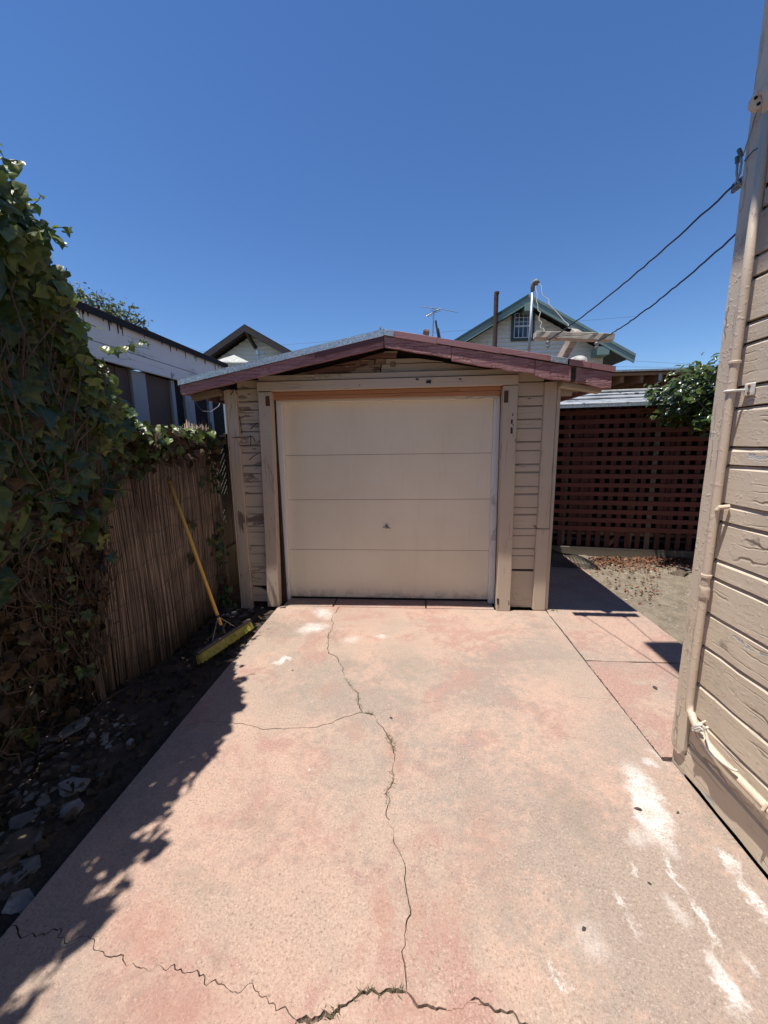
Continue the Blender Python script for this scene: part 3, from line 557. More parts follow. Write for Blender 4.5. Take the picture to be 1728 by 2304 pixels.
for f_ in (z4(1060, 405), z4(1363, 412)):
    c = py(f_, YA-.03); INS.append(c)
    I = lathe([(.0, -.034), (.012, -.034), (.017, -.026), (.010, -.018), (.010, -.012), (.018, -.004), (.018, .004), (.010, .012), (.010, .02), (.014, .024), (.0, .026)], (c[0], c[1], c[2]-.012), 14).build('insulator', M_porc, XA, smooth=True)
    MB().tube([(c[0], c[1], c[2]+.02), (c[0], c[1], c[2]-.06)], .004, 6).build('bolt', M_metal, I)
    MB().tube([(c[0], YA+.0, c[2]+.022), (c[0], c[1]-.002, c[2]+.020), (c[0], c[1]-.022, c[2]+.010), (c[0], c[1]-.022, c[2]-.045), (c[0], c[1], c[2]-.056)], .0035, 6).build('clevis', M_metal, I)
M_wire = m_simple('black_wire', (.035, .035, .04), .6, .2); M_gwire = m_simple('grey_wire', (.28, .28, .27), .6, .2)
for k, (a, b, sg, s) in enumerate((((mt_[0]+.03, YM-.03, mt_[2]+.03), (pt[0]-.01, 3.355, pt[2]-.02), .05, 3), ((mt_[0]+.02, YM-.02, mt_[2]+.02), py(z4(1040, 345), 3.38), .10, 4))):
    w = MB().tube(sagline(a, b, sg, 16, .006, s), .0032, 6).build('drop_wire', M_gwire, smooth=True)
    tag(w, ['kinked grey wire looping from mast cap to post top of crossarm', 'kinked grey wire hanging from mast cap down to the arm board'][k], 'wire')
# ================================================================== HOUSE beside the driveway
M_hs = m_paint('house_siding_paint', (.62, .52, .40), 'y', .22, (.26, .26, .26), .5, .6, .45, blister=.28, crackdark=.8)
M_hc = m_paint('house_corner_paint', (.59, .495, .385), 'z', .16, (.2, .2, .2), .5, .6, .35, blister=.6)
M_cond = m_paint('painted_conduit', (.60, .48, .365), 'z', .0, crack=.1, rough=.5, dirt=.3, blister=.3)
M_eave = m_paint('eave_paint', (.42, .33, .25), 'y', .0)
HX, HY = 1.312, 1.858
HO = thing('house', 'tan clapboard house wall with peeling paint rising beside the driveway', 'house', (4.0, -1.0, 0))
MB().box(HX+.03, 8.0, -6.0, HY-.02, -.05, 5.0).build('wall', M_hole, HO)
hl = [-.005, .105, .255, .342, .502, .692, .852]
while hl[-1] < 4.85: hl.append(hl[-1]+(.168 if len(hl) % 2 else .079))
hl = [-.005, .012, .175, .342, .502, .60, .692, .852, 1.02, 1.101, 1.272, 1.349, 1.512, 1.585, 1.745, 1.828]
while hl[-1] < 4.9: hl.append(hl[-1]+(.165 if len(hl) % 2 == 0 else .079))
hl = [h for h in hl if h != .60]
for a, b in zip(hl[1:-1], hl[2:]):
    d = random.uniform(-.003, .003); m = MB()
    ys = list(np.linspace(-6.0, .4, 5))[:-1]+list(np.linspace(.4, HY-.1, 14)); pr = []
    for y in ys:
        w = random.uniform(-.0025, .0025); e = random.uniform(-.002, .002)
        m.v += [(HX+d+w, y, a+.004+e), (HX+d+w*.5, y, b-.017+e), (HX+d+.013, y, b-.002), (HX+.034, y, b+.002), (HX+.034, y, a+.004)]
    n = len(ys)
    for i in range(n-1):
        for k in range(5): m.f.append((i*5+k, i*5+(k+1) % 5, i*5+5+(k+1) % 5, i*5+5+k))
    m.f += [(4, 3, 2, 1, 0), tuple(range(n*5-5, n*5))]
    m.build('siding_board', M_hs, HO)
def cboard():
    m = MB(); zz = [.085, .10, .13, .2]+list(np.linspace(.3, 5.0, 28)); n = len(zz)
    for i, z in enumerate(zz):
        y0 = HY-.092+(.03 if i == 0 else .012 if i == 1 else 0); y1 = HY-(.03 if i == 0 else .012 if i == 1 else random.uniform(0, .003)); x0 = HX-.016+random.uniform(-.001, .001)
        m.v += [(x0, y0, z), (x0, y1, z), (x0+.03, y1, z), (x0+.03, y0, z)]
    for i in range(n-1):
        for k in range(4): m.f.append((i*4+k, i*4+(k+1) % 4, i*4+4+(k+1) % 4, i*4+4+k))
    m.f += [(3, 2, 1, 0), tuple(range(n*4-4, n*4))]; return m
cboard().build('corner_board', M_hc, HO, bevel=.003)
MB().box(HX+.0145, HX+.12, HY-.018, HY+.008, .0, 5.0).build('corner_board', M_hc, HO, bevel=.003)
MB().box(HX+.002, HX+.014, HY-.10, HY-.004, -.02, .10).build('foundation_sill', M_hs, HO)
for k in range(60):
    z = hl[1]+.08*k
    if z > 4.9: break
MB().box(HX+.125, 8.0, HY-.019, HY, 0, 5.0).build('rear_wall', M_hs, HO)
# eave: soffit and roof (casts the shade on the wall top and the corner shadow on the path)
ZEV = 5.05; EX = 1.842-.235*ZEV; EY = 3.072-.12*ZEV
MB().box(EX, 9.0, -7.0, EY, ZEV, ZEV+.04).build('soffit', M_eave, HO)
MB().prism([(EX-.0, -7, ZEV+.041), (9, -7, ZEV+.041), (9, -7, ZEV+.2), (5, -7, ZEV+2.4), (EX+.01, -7, ZEV+.13)], (0, 7+EY, 0)).build('roof', M_roofing, HO)
# ---------- conduit, clamps, cables on the house
CX = HX-.036
CO = thing('conduit', 'painted tan conduit pipe clamped down the house corner and bending along wall', 'conduit', (CX, 1.72, .2))
up_ = [px(z6(684, 600), CX), px(z6(640, 950), CX), px(z6(590, 1350), CX), px(z6(540, 1700), CX), px(z7(640, 100), CX), px(z7(600, 400), CX), px(z7(545, 850), CX), px(z7(490, 1250), CX), px(z7(415, 1700), CX), px(z7(388, 1900), CX), px(z8(440, 560), CX)]
yc = float(np.mean([p[1] for p in up_]))
lowp = [px(z8(*q), CX) for q in ((450, 890), (500, 1000), (600, 1110), (700, 1220), (800, 1330), (907, 1455))]
pts = [(CX, yc, 2.80), (CX, yc, 2.2), (CX, yc, 1.5), (CX, yc, .9), (CX, yc, .50), (CX, yc, .41), (CX, yc-.006, .37)]
zlow = float(np.median([p[2] for p in lowp[2:]]))
pts += [(CX, yc-.02, zlow+.075), (CX, yc-.045, zlow+.045), (CX, yc-.09, zlow+.02), (CX, yc-.15, zlow+.006), (CX, yc-.22, zlow), (CX, 1.0, zlow), (CX, .2, zlow-.01), (CX, -1.2, zlow-.02)]
MB().tube(pts, .0160, 14).build('pipe', M_cond, CO, smooth=True)
M_clamp = m_simple('white_clamp', (.62, .60, .54), .5, .25, 30)
def clampring(z, h, r, mat): lathe([(.015, -h), (r, -h), (r+.002, -h*.6), (r+.002, h*.6), (r, h), (.015, h)], (CX, yc, z), 16).build('coupling', mat, CO, smooth=False)
for z, h in ((px(z7(415, 1680), CX)[2], .028), (px(z7(640, 50), CX)[2], .006), (px(z7(430, 1560), CX)[2], .008)): clampring(z, h, .0185, M_cond)
zc1 = px(z7(610, 255), CX)[2]
MB().tube([(CX-.010, yc+.0125, zc1), (CX-.019, yc+.006, zc1), (CX-.019, yc-.006, zc1), (CX-.004, yc-.020, zc1), (CX+.03, yc-.032, zc1)], .0055, 8).build('strap', M_clamp, CO)
MB().box(CX+.026, HX-.002, yc-.075, yc-.028, zc1-.024, zc1+.024).build('clamp_plate', M_clamp, CO, bevel=.003)
for dz in (.012, -.012): lathe([(0, 0), (.006, 0), (.006, .003), (0, .004)], (CX+.026, yc-.054, zc1+dz), 8, 'x').build('screw_head', m_simple('rusty_screw', (.20, .10, .04), .8), CO)
zc2 = px(z7(530, 1085), CX)[2]; MB().tube([(CX+.03, yc-.035, zc2+.01), (CX+.0, yc-.022, zc2+.004), (CX-.005, yc-.018, zc2-.01)], .009, 8).build('strap', M_cond, CO)
for yy in (yc-.075, 1.30):
    zz_ = zlow+(.028 if yy > 1.5 else .0)
    MB().tube([(HX-.01, yy, zz_+.05), (CX-.012, yy, zz_+.026), (CX-.024, yy, zz_), (CX-.012, yy, zz_-.022)], .005, 8).build('strap', M_cond, CO)
# junction box / weatherhead at the top
bc = px(z6(632, 565), CX-.01)
WH = thing('weatherhead', 'round tan weatherhead with dark wire holes near the house corner top', 'weatherhead', tuple(bc))
MB().tube([(CX, yc, 2.78), (CX, yc, bc[2]-.01), (CX-.004, yc+.01, bc[2]+.018), (bc[0], bc[1]-.015, bc[2]+.01)], [.018, .021, .024, .024], 14).build('hood', M_cond, WH, smooth=True)
dirn = Vector((-.55, -.80, -.15)).normalized(); ctr = Vector(bc)
q = dirn.to_track_quat('Z', 'Y')
def disc(r, h, off=(0, 0), n=18):
    m = MB(); vs = []
    for t_, rr in ((0, r), (h*.7, r), (h, r*.9)):
        for k in range(n):
            a = 6.2832*k/n; vs.append(ctr+q @ Vector((off[0]+rr*math.cos(a), off[1]+rr*math.sin(a), t_)))
    fs = [tuple(range(n))[::-1], tuple(range(2*n, 3*n))]
    for i in range(2):
        for k in range(n): fs.append((i*n+k, i*n+(k+1) % n, (i+1)*n+(k+1) % n, (i+1)*n+k))
    return m.add(vs, fs)
fc = disc(.030, .02).build('face_plate', M_cond, WH)
for ox, oy in ((.012, .005), (-.010, .010), (.0, -.012)):
    ctr0 = ctr; ctr = ctr0+dirn*.0175; disc(.0062, .0035, (ox, oy), 10).build('wire_hole', M_hole, fc); ctr = ctr0
# hook with split wires
hk = px(z6(515, 1020), 1.30); e1 = np.array([hk[0]-.012, hk[1], hk[2]])
HK = thing('wire_hook', 'twisted wire splice with two stub connectors hanging at the house corner', 'wire hook', tuple(e1))
def P6(x, y, X=1.29): return tuple(px(z6(x, y), X))
MB().tube([P6(545, 1000, 1.305), P6(520, 1020), P6(503, 1030), P6(512, 990), P6(528, 960), P6(536, 900), P6(534, 865)], .0042, 7).build('wire_loop', M_gwire, HK, smooth=True)
MB().tube([P6(530, 1025), P6(515, 1000), P6(510, 960), P6(514, 900)], .0042, 7).build('wire_loop', M_gwire, HK, smooth=True)
for a, b in ((P6(537, 862), P6(522, 828)), (P6(514, 900), P6(512, 868))): MB().tube([a, b], .0075, 8).build('connector', m_simple('connector_grey', (.10, .11, .08), .6), HK)
MB().box(1.296, 1.31, hk[1]-.03, hk[1]+.03, hk[2]-.018, hk[2]+.018).build('hook_plate', M_metal, HK, bevel=.003)
tw = MB().tube([tuple(ctr+dirn*.01+Vector((0, .0, -.03))), P6(612, 640, 1.288), P6(597, 700, 1.288), P6(575, 770, 1.288), P6(548, 850)], .0028, 6).build('tap_wire', M_gwire, smooth=True)
tag(tw, 'thin grey wire from the weatherhead down to the twisted splice', 'wire')
tw = MB().tube([P6(636, 815, 1.285), P6(600, 835, 1.285), P6(575, 865, 1.289), P6(552, 890, 1.292)], .0022, 6).build('tap_wire', M_wire, smooth=True)
tag(tw, 'short dark wire crossing the corner board under the weatherhead', 'wire')
e2 = np.array(px(z6(500, 1262), 1.315))
M_svc = m_simple('weathered_black_cable', (.03, .032, .037), .55, .3, 60)
for a, b, sg, s, lb in ((INS[0]-np.array([0, .022, .0]), e1, .035, 1, 'black overhead cable from crossarm to the twisted splice on house corner'), (INS[1]-np.array([0, .022, .0]), e2+np.array([0.03, .01, 0]), .04, 2, 'black overhead cable from crossarm to the house rear wall')):
    tag(MB().tube(sagline(a, b, sg, 40, .0016, s), .0042, 7).build('service_cable', M_svc, smooth=True), lb, 'cable', None)
# loose white cable on the low conduit
wc = [px(z8(*q_), CX-.02) for q_ in ((455, 925), (500, 925))]
cab = MB().tube([tuple(px(z8(*q_), CX-.022)) for q_ in ((532, 930), (518, 935), (520, 960), (530, 1010), (548, 1070), (580, 1110), (630, 1155), (680, 1190), (712, 1200))], .0055, 8).build('white_cable', m_simple('white_cable', (.62, .57, .47), .5, .2), smooth=True)
tag(cab, 'stub of white cable lying along the low conduit bend', 'cable')
tag(MB().tube([tuple(px(z8(*q_), CX-.02)) for q_ in ((432, 935), (460, 940), (490, 930), (500, 950), (470, 955), (440, 950), (455, 925), (495, 915))], .005, 7).build('cable_tie', M_clamp, smooth=True), 'off white tie wrapped round the conduit bend', 'cable tie')
# ================================================================== LATTICE SHED behind the garage
M_lat = m_paint('redwood_lattice', (.175, .055, .040), 'x', .08, (.10, .07, .06), .3, .75, .5)
M_latv = m_paint('redwood_lattice_upright', (.10, .032, .025), 'z', .05, (.10, .07, .06), .3, .75, .5)
M_picket = m_paint('grey_brown_picket', (.16, .115, .085), 'z', .3, (.22, .15, .12), .3)
M_sill = m_paint('weathered_sill', (.15, .125, .095), 'x', .2, (.10, .09, .08), .4)
LA = np.array([1.80, 5.72]); LB = np.array([4.70, 5.26]); lu = unit(LB-LA); ln_ = np.array([-lu[1], lu[0]])
def lp(u, d, z): p = LA+lu*u+ln_*d; return (p[0], p[1], z)
def lbox(u0, u1, d0, d1, z0, z1):
    m = MB(); m.box(0, 1, 0, 1, 0, 1); m.v = [lp(u0+(u1-u0)*a, d0+(d1-d0)*b, z0+(z1-z0)*c) for a, b, c in m.v]; return m
SH = thing('lattice_shed', 'low shed with dark red lattice front and sheet metal roof', 'shed', (3.2, 5.6, 0)); LT = np.linalg.norm(LB-LA)
for i in range(14):
    z = .395+i*.1235; lbox(0, LT, -.012+random.uniform(-.002, .002), .0, z-.031+random.uniform(-.004, .004), z+.031+random.uniform(-.003, .003)).build('lattice_slat', M_lat, SH, bevel=.002)
for i in range(24):
    u = .05+i*.1245+random.uniform(-.006, .006); w = random.choice([.030, .034, .032])
    if u > LT-.05: break
    lbox(u-w, u+w, .002, .014, .12, 2.06).build('lattice_upright', M_latv if random.random() < .85 else M_picket, SH, bevel=.002)
for i in (0, 3, 4, 12): u = .1122+i*.1245+random.uniform(-.01, .01); lbox(u-.03, u+.03, .016, .028, .38, 2.05).build('lattice_backing_slat', M_latv, SH)
for i in (2, 9, 17): u = .09+i*.1245; lbox(u-.028, u+.028, .03, .05, .10, 2.0).build('stud', M_picket, SH)
lbox(0, LT, -.035, .03, -.04, .125).build('sill_board', M_sill, SH, bevel=.004)
lbox(.78, 1.5, .02, .05, .30, .345).build('rail', M_sill, SH); lbox(0.2, LT, .055, .08, .29, .33).build('rail', M_picket, SH)
MB().bar(lp(.93, .03, .14), lp(1.12, .03, .36), .02, .05).build('brace', M_picket, SH)
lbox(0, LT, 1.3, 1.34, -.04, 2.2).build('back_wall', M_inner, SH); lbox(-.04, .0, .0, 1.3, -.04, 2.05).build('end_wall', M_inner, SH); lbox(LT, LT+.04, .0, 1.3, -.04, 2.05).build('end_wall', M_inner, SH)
# eave blocks and sheet metal roof
M_block = m_simple('mossy_eave_blocks', (.085, .09, .075), .9, .4, 15)
u = .0
while u < LT:
    w = random.uniform(.085, .13); lbox(u, min(LT, u+w-.006), -.12, -.10, 2.055+random.uniform(0, .004), 2.112).build('eave_block', M_block, SH, bevel=.003); u += w
def m_sheet():
    t = NT('weathered_sheet_metal'); n = t.noise(5, 5, .65, t.scl(t.pos, (.5, 3, 1))); c = t.mix(t.ramp(n, .35, .62), (.16, .18, .20), (.42, .44, .45)); c = t.mix(t.ramp(t.noise(9, 5), .58, .66), c, (.07, .065, .06))
    return t.done(c, .55, t.bump(n, .2, .01), .3)
M_sheet = m_sheet(); M_ridge = m_simple('pale_ridge_strip', (.55, .53, .46), .6, .3, 8)
rows = [(-.31, 2.060), (.10, 2.165), (.36, 2.235), (.62, 2.300), (.80, 2.345)]
for i, ((d0, za_), (d1, zb_)) in enumerate(zip(rows[:-1], rows[1:])):
    ua, ub = .02+(d0+.31)*.5, .02+(d1+.31)*.5
    MB().prism([lp(ua, d0-.02, za_+.02), lp(LT+.3, d0-.02, za_+.02), lp(LT+.3, d1, zb_), lp(ub, d1, zb_)], (0, 0, .016)).build('roof_sheet', M_sheet, SH, bevel=.003)
MB().prism([lp(.02, -.335, 2.045), lp(LT+.3, -.335, 2.045), lp(LT+.3, -.335, 2.088), lp(.02, -.335, 2.075)], (0, .012, 0)).build('roof_edge', M_galv, SH)
MB().prism([lp(-.45, -.32, 2.036), lp(LT+.3, -.32, 2.036), lp(LT+.3, 1.3, 2.2), lp(-.3, 1.3, 2.2)], (0, 0, .01)).build('roof_deck', M_inner, SH)  # deck widened past the sheets to shade the left end of the lattice
lbox(.55, LT+.3, .79, .86, 2.335, 2.375).build('ridge_strip', M_ridge, SH, bevel=.004)
u0 = 1.05; MB().prism([lp(u0, .38, 2.262), lp(u0+.02, .38, 2.262), lp(u0+.05, .66, 2.33), lp(u0+.035, .66, 2.33)], (0, 0, .012)).build('tar_patch', M_hole, SH)
tb = blob('roof_bundle', tuple(np.array(lp(2.02, .88, 2.385))), (.16, .06, .035), 5, m_simple('grey_tarp', (.20, .20, .20), .8), n=3); tag(tb, 'folded dark grey tarp lying on the shed roof ridge', 'tarp')
tb = blob('roof_bundle', tuple(np.array(lp(2.34, .86, 2.39))), (.09, .06, .035), 6, m_simple('white_bag', (.62, .62, .62), .6), n=3); tag(tb, 'crumpled white bag lying on the shed roof ridge', 'bag')
# ---------- patio cover behind it
PC = thing('patio_cover', 'open patio roof with bare wooden rafters behind the lattice shed', 'patio cover', (5, 8, 0))
M_raf = m_paint('rafter_wood', (.34, .17, .10), 'y', .1, (.2, .12, .08)); M_beam = m_paint('orange_beam', (.34, .19, .11), 'x', .25, (.13, .08, .06)); M_deckb = m_paint('roof_boards', (.20, .13, .085), 'x', .2)
YPc = 6.75
jbox(2.0, 9, YPc, YPc+.045, 2.635, 2.678).build('front_beam', M_beam, PC, bevel=.003); jbox(2.0, 9, YPc-.05, 10.2, 2.685, 2.705).build('roof_deck', M_deckb, PC)
jbox(2.0, 9, YPc-.07, YPc-.045, 2.688, 2.716).build('drip_edge', M_galv, PC)
x = 2.1
while x < 8.8: jbox(x, x+.05, YPc+.05, 10.1, 2.53, 2.68).build('rafter', M_raf, PC, bevel=.002); x += .30
jbox(2.0, 9, 10.0, 10.15, 0, 2.68).build('rear_wall', M_inner, PC); jbox(2.0, 2.09, 9.8, 9.89, -.09, 2.6).build('post', M_raf, PC); jbox(7.2, 7.29, 6.8, 6.89, -.09, 2.6).build('post', M_raf, PC)
p = py(z5(1107, 225), YPc-.002); MB().box(p[0]-.022, p[0]+.022, YPc-.006, YPc-.001, p[2]-.055, p[2]+.055).build('joist_hanger', M_galv, PC)
for k in range(9):
    p = py(z5(950+k*11, 182), YPc+.1); MB().box(p[0]-.008, p[0]+.008, YPc+.08, YPc+.11, 2.704, 2.735+random.uniform(-.01, .01)).build('bird_spike', m_simple('pale_spike%d' % k, (.6, .55, .45), .6), PC)
# ================================================================== GREEN TRIMMED HOUSE behind the garage
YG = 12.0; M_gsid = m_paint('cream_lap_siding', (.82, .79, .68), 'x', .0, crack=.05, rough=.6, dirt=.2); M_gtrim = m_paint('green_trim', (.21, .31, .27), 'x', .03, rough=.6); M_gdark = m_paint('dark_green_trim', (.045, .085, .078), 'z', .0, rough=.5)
M_gshin = m_simple('dark_shingles', (.09, .10, .10), .95, .4, 12, 50, .6)
gp = py(z4(935, 122), YG); ger = py(z4(1600, 492), YG); gw = py(z4(1435, 500), YG); gl = py(z4(440, 405), YG)
GH = thing('background_house', 'cream lap sided house with green gable trim and attic window', 'house', (gp[0], YG, 0))
sl = (gp[2]-ger[2])/(ger[0]-gp[0]); gx0 = 2*gp[0]-gw[0]
def gzr(x): return gp[2]-sl*abs(x-gp[0])
MB().prism([(gx0, YG+.42, -.05), (gw[0], YG+.42, -.05), (gw[0], YG+.42, gzr(gw[0])-.22), (gp[0], YG+.42, gp[2]-.22), (gx0, YG+.42, gzr(gx0)-.22)], (0, 8, 0)).build('wall', M_gsid, GH)
wtl, wbr = py(z4(835, 225), YG+.40), py(z4(968, 405), YG+.40)
z = 2.4
while z < gp[2]-.3:
    zt = z+.112; hw = min(gw[0]-gp[0], (gp[2]-.20-z)/sl); hw2 = min(gw[0]-gp[0], max(.02, (gp[2]-.20-zt)/sl))
    if wtl[2] > z and wbr[2] < zt: segs = [(gp[0]-hw, wtl[0]+.01, gp[0]-hw2), (wbr[0]-.01, gp[0]+hw, None)]
    else: segs = [(gp[0]-hw, gp[0]+hw, 'both')]
    for a, b, k in segs:
        aT = gp[0]-hw2 if k is not None else a; bT = gp[0]+hw2 if (k is None or k == 'both') else b
        MB().add([(a, YG+.38, z), (b, YG+.38, z), (bT, YG+.415, zt), (aT, YG+.415, zt), (a, YG+.42, z), (b, YG+.42, z)], [(0, 1, 2, 3), (4, 5, 1, 0), (0, 3, 4), (1, 5, 2)]).build('siding_board', M_gsid, GH)
    z = zt
MB().box(gw[0]-.03, gw[0]+.02, YG+.36, YG+.43, -.05, gzr(gw[0])-.2).build('corner_board', M_gsid, GH)
for sg in (-1, 1):
    ex = gp[0]+sg*(ger[0]-gp[0]); ez = gzr(ex)
    MB().prism([(gp[0], YG-.02, gp[2]), (ex, YG-.02, ez), (ex, YG-.02, ez-.05), (gp[0], YG-.02, gp[2]-.06)], (0, 8.6, 0)).build('roof', M_gshin, GH)
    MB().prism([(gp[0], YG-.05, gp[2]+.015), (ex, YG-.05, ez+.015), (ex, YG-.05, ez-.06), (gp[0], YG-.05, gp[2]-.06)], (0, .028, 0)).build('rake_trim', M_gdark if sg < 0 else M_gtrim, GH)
    MB().prism([(gp[0], YG-.035, gp[2]-.062), (ex, YG-.035, ez-.062), (ex-sg*.02, YG-.035, ez-.22), (gp[0], YG-.035, gp[2]-.235)], (0, .05, 0)).build('barge_board', M_gtrim, GH)
MB().box(gp[0]-.09, gp[0]+.09, YG-.06, YG+.4, gp[2]-.42, gp[2]-.24).build('ridge_bracket', M_gtrim, GH)
bx_ = py(z4(1400, 465), YG); MB().box(bx_[0]-.15, bx_[0]+.17, YG-.03, YG+.4, bx_[2]-.12, bx_[2]+.10).build('eave_bracket', M_gtrim, GH)
WG = MB().box(wtl[0]-.005, wbr[0]+.005, YG+.36, YG+.40, wbr[2], wtl[2]).build('window', M_gdark, GH)
def m_glass(name, c): t = NT(name); return t.done(c, .08, None, 0, .8)
M_pane = m_glass('dark_pane', (.02, .03, .05)); M_sash = m_simple('white_sash', (.66, .68, .68), .5, .15)
wx0, wx1, wz0, wz1 = wtl[0]+.075, wbr[0]-.075, wbr[2]+.085, wtl[2]-.07; wm = (wz0+wz1)/2-.02
MB().box(wx0, wx1, YG+.352, YG+.359, wz0, wz1).build('pane', M_pane, WG)
for a in np.linspace(wx0, wx1, 5): MB().box(a-.010, a+.010, YG+.343, YG+.3515, wz0, wz1).build('muntin', M_sash, WG)
for a in list(np.linspace(wm, wz1, 4))+[wz0]: MB().box(wx0, wx1, YG+.341, YG+.3495, a-.010, a+.010).build('muntin', M_sash, WG)
MB().box(wx0, wx1, YG+.333, YG+.3405, wm-.025, wm+.025).build('meeting_rail', M_sash, WG)
cb, ct = py(z4(722, 450), YG-.02), py(z4(730, 112), YG-.02)
tag(MB().tube([(cb[0], YG-.14, -.09), (cb[0], YG-.14, ct[2]-.05), (cb[0]+.01, YG-.14, ct[2]-.04), (cb[0]+.012, YG-.14, ct[2])], [.062, .062, .072, .066], 14).build('flue_pipe', m_simple('rusty_flue', (.075, .042, .035), .85, .5, 10, 50, .5), smooth=False), 'tall rusty brown flue pipe in front of green trimmed house', 'flue pipe')
# small brick chimney and aerial behind the ridge
YB_ = 12.0; bk = py(z4(302, 335), YB_)
tag(MB().box(bk[0]-.075, bk[0]+.075, YB_, YB_+.3, -.09, bk[2]).box(bk[0]-.09, bk[0]+.09, YB_-.02, YB_+.32, bk[2]-.06, bk[2]-.02).build('chimney', m_simple('pale_brick', (.42, .27, .19), .9, .4, 12)), 'short pale brick chimney top peeking over the garage ridge', 'chimney')  # brick in its own pale mottled colour
AN = thing('tv_aerial', 'old rooftop television aerial with thin cross rods', 'aerial', tuple(py(z4(340, 385), YB_)))
b0, b1 = py(z4(340, 400), YB_), py(z4(348, 222), YB_)
MB().tube([(b0[0], YB_, -.09), (b0[0], YB_, b0[2]), tuple(b1)], .018, 8).build('mast', M_pipe, AN); MB().tube([tuple(py(z4(300, 255), YB_)), tuple(py(z4(387, 207), YB_))], .016, 6).build('boom', M_pipe, AN)
MB().tube([tuple(py(z4(270, 195), YB_-.02)), tuple(py(z4(385, 207), YB_-.02)), tuple(py(z4(497, 229), YB_-.02))], .009, 6).build('rod', M_pipe, AN)
for k, (xx, yy) in enumerate(((370, 216), (355, 224), (340, 233), (325, 242), (310, 250))):
    w = 30-k*4; MB().tube([tuple(py(z4(xx-w, yy-w*.35), YB_-.02)), tuple(py(z4(xx+w*.7, yy+w*.3), YB_+.1))], .007, 6).build('rod', M_pipe, AN)
for (xa, ya), (xb, yb) in (((360, 280), (378, 395)), ((375, 330), (388, 395))):
    a, b = py(z4(xa, ya), YB_+.3), py(z4(xb, yb), YB_+.3); MB().tube([tuple(a), tuple(b), (b[0]+.02, YB_+.3, -.09)], .028, 8).build('brace_pole', m_simple('dark_pole', (.05, .045, .045), .7), AN)
# ================================================================== LEFT BACKGROUND HOUSE
YH = 13.0; lpk = py(z3(500, 103), YH); leL = py(z3(150, 328), YH); leR = py(z3(850, 302), YH)
M_brn = m_paint('dark_brown_trim', (.045, .033, .032), 'x', .0, rough=.7); M_psid = m_paint('pale_lap_siding', (.76, .76, .70), 'x', .0, crack=.05, rough=.6); M_bsh = m_simple('dark_brown_shingles', (.05, .042, .04), .95, .4, 12, 50, .7)
LH = thing('background_house', 'pale lap sided house gable with dark brown eaves', 'house', (lpk[0], YH, 0)); sl2 = (lpk[2]-leR[2])/(leR[0]-lpk[0]); hw_ = leR[0]-lpk[0]+1.0
def lz(x): return lpk[2]-sl2*abs(x-lpk[0])
MB().prism([(lpk[0]-hw_+.5, YH+.5, -.05), (lpk[0]+hw_-.5, YH+.5, -.05), (lpk[0]+hw_-.5, YH+.5, lz(lpk[0]+hw_-.5)-.2), (lpk[0], YH+.5, lpk[2]-.2), (lpk[0]-hw_+.5, YH+.5, lz(lpk[0]-hw_+.5)-.2)], (0, 7, 0)).build('wall', M_psid, LH)
z = 3.4
while z < lpk[2]-.3:
    zt = z+.125; a = min(hw_-.5, (lpk[2]-.2-z)/sl2); b = min(hw_-.5, max(.02, (lpk[2]-.2-zt)/sl2)); X = lpk[0]
    MB().add([(X-a, YH+.45, z), (X+a, YH+.45, z), (X+b, YH+.495, zt), (X-b, YH+.495, zt), (X-a, YH+.5, z), (X+a, YH+.5, z)], [(0, 1, 2, 3), (4, 5, 1, 0), (0, 3, 4), (1, 5, 2)]).build('siding_board', M_psid, LH); z = zt
for sg in (-1, 1):
    ex = lpk[0]+sg*hw_; e_ = lz(ex)
    MB().prism([(lpk[0], YH-.02, lpk[2]+.02), (ex, YH-.02, e_+.02), (ex, YH-.02, e_-.05), (lpk[0], YH-.02, lpk[2]-.05)], (0, 7.8, 0)).build('roof', M_bsh, LH)
    MB().prism([(lpk[0], YH-.05, lpk[2]-.03), (ex, YH-.05, e_-.03), (ex, YH-.05, e_-.21), (lpk[0], YH-.05, lpk[2]-.21)], (0, .05, 0)).build('barge_board', M_brn, LH)
MB().bar((lpk[0]+.02, YH+.02, lpk[2]-.20), (lpk[0]+.14, YH+.42, lpk[2]-.62), .09, .09).build('bracket', M_brn, LH)
sp_, s0, s1 = py(z3(420, 335), 10), py(z3(262, 385), 9.3), py(z3(535, 390), 9.3)
PR = thing('porch_roof', 'small hipped porch roof with pale shingle rows', 'porch roof', (sp_[0], 10, 0))
M_psh = m_simple('pale_shingles', (.42, .42, .38), .9, .35, 14, 60, .6)
for i in range(6):
    t0, t1 = i/6, (i+1)/6; A, B = np.array(s0), np.array(s1); T = np.array(sp_); pr = []
    q = [A+(T-A)*t0, B+(T-B)*t0, B+(T-B)*t1, A+(T-A)*t1]
    MB().prism([tuple(k) for k in q], (0, .01, .03)).build('shingle_row', M_psh, PR, bevel=.004)
MB().box(s0[0]+.1, s1[0]-.1, 9.5, 10.6, -.09, s0[2]-.02).build('wall', M_psid, PR)
vb, vt = py(z3(598, 360), 9.0), py(z3(600, 297), 9.0)
tag(lathe([(.03, -vt[2]-.09), (.03, -.12), (.03, -.085), (.052, -.08), (.052, -.055), (.036, -.05), (.036, -.03), (.05, -.025), (.05, .0), (.0, .005)], (vt[0], 9.0, vt[2]), 14).build('vent_pipe', M_galv), 'galvanised vent pipe with cap rising in front of pale gable', 'vent pipe')
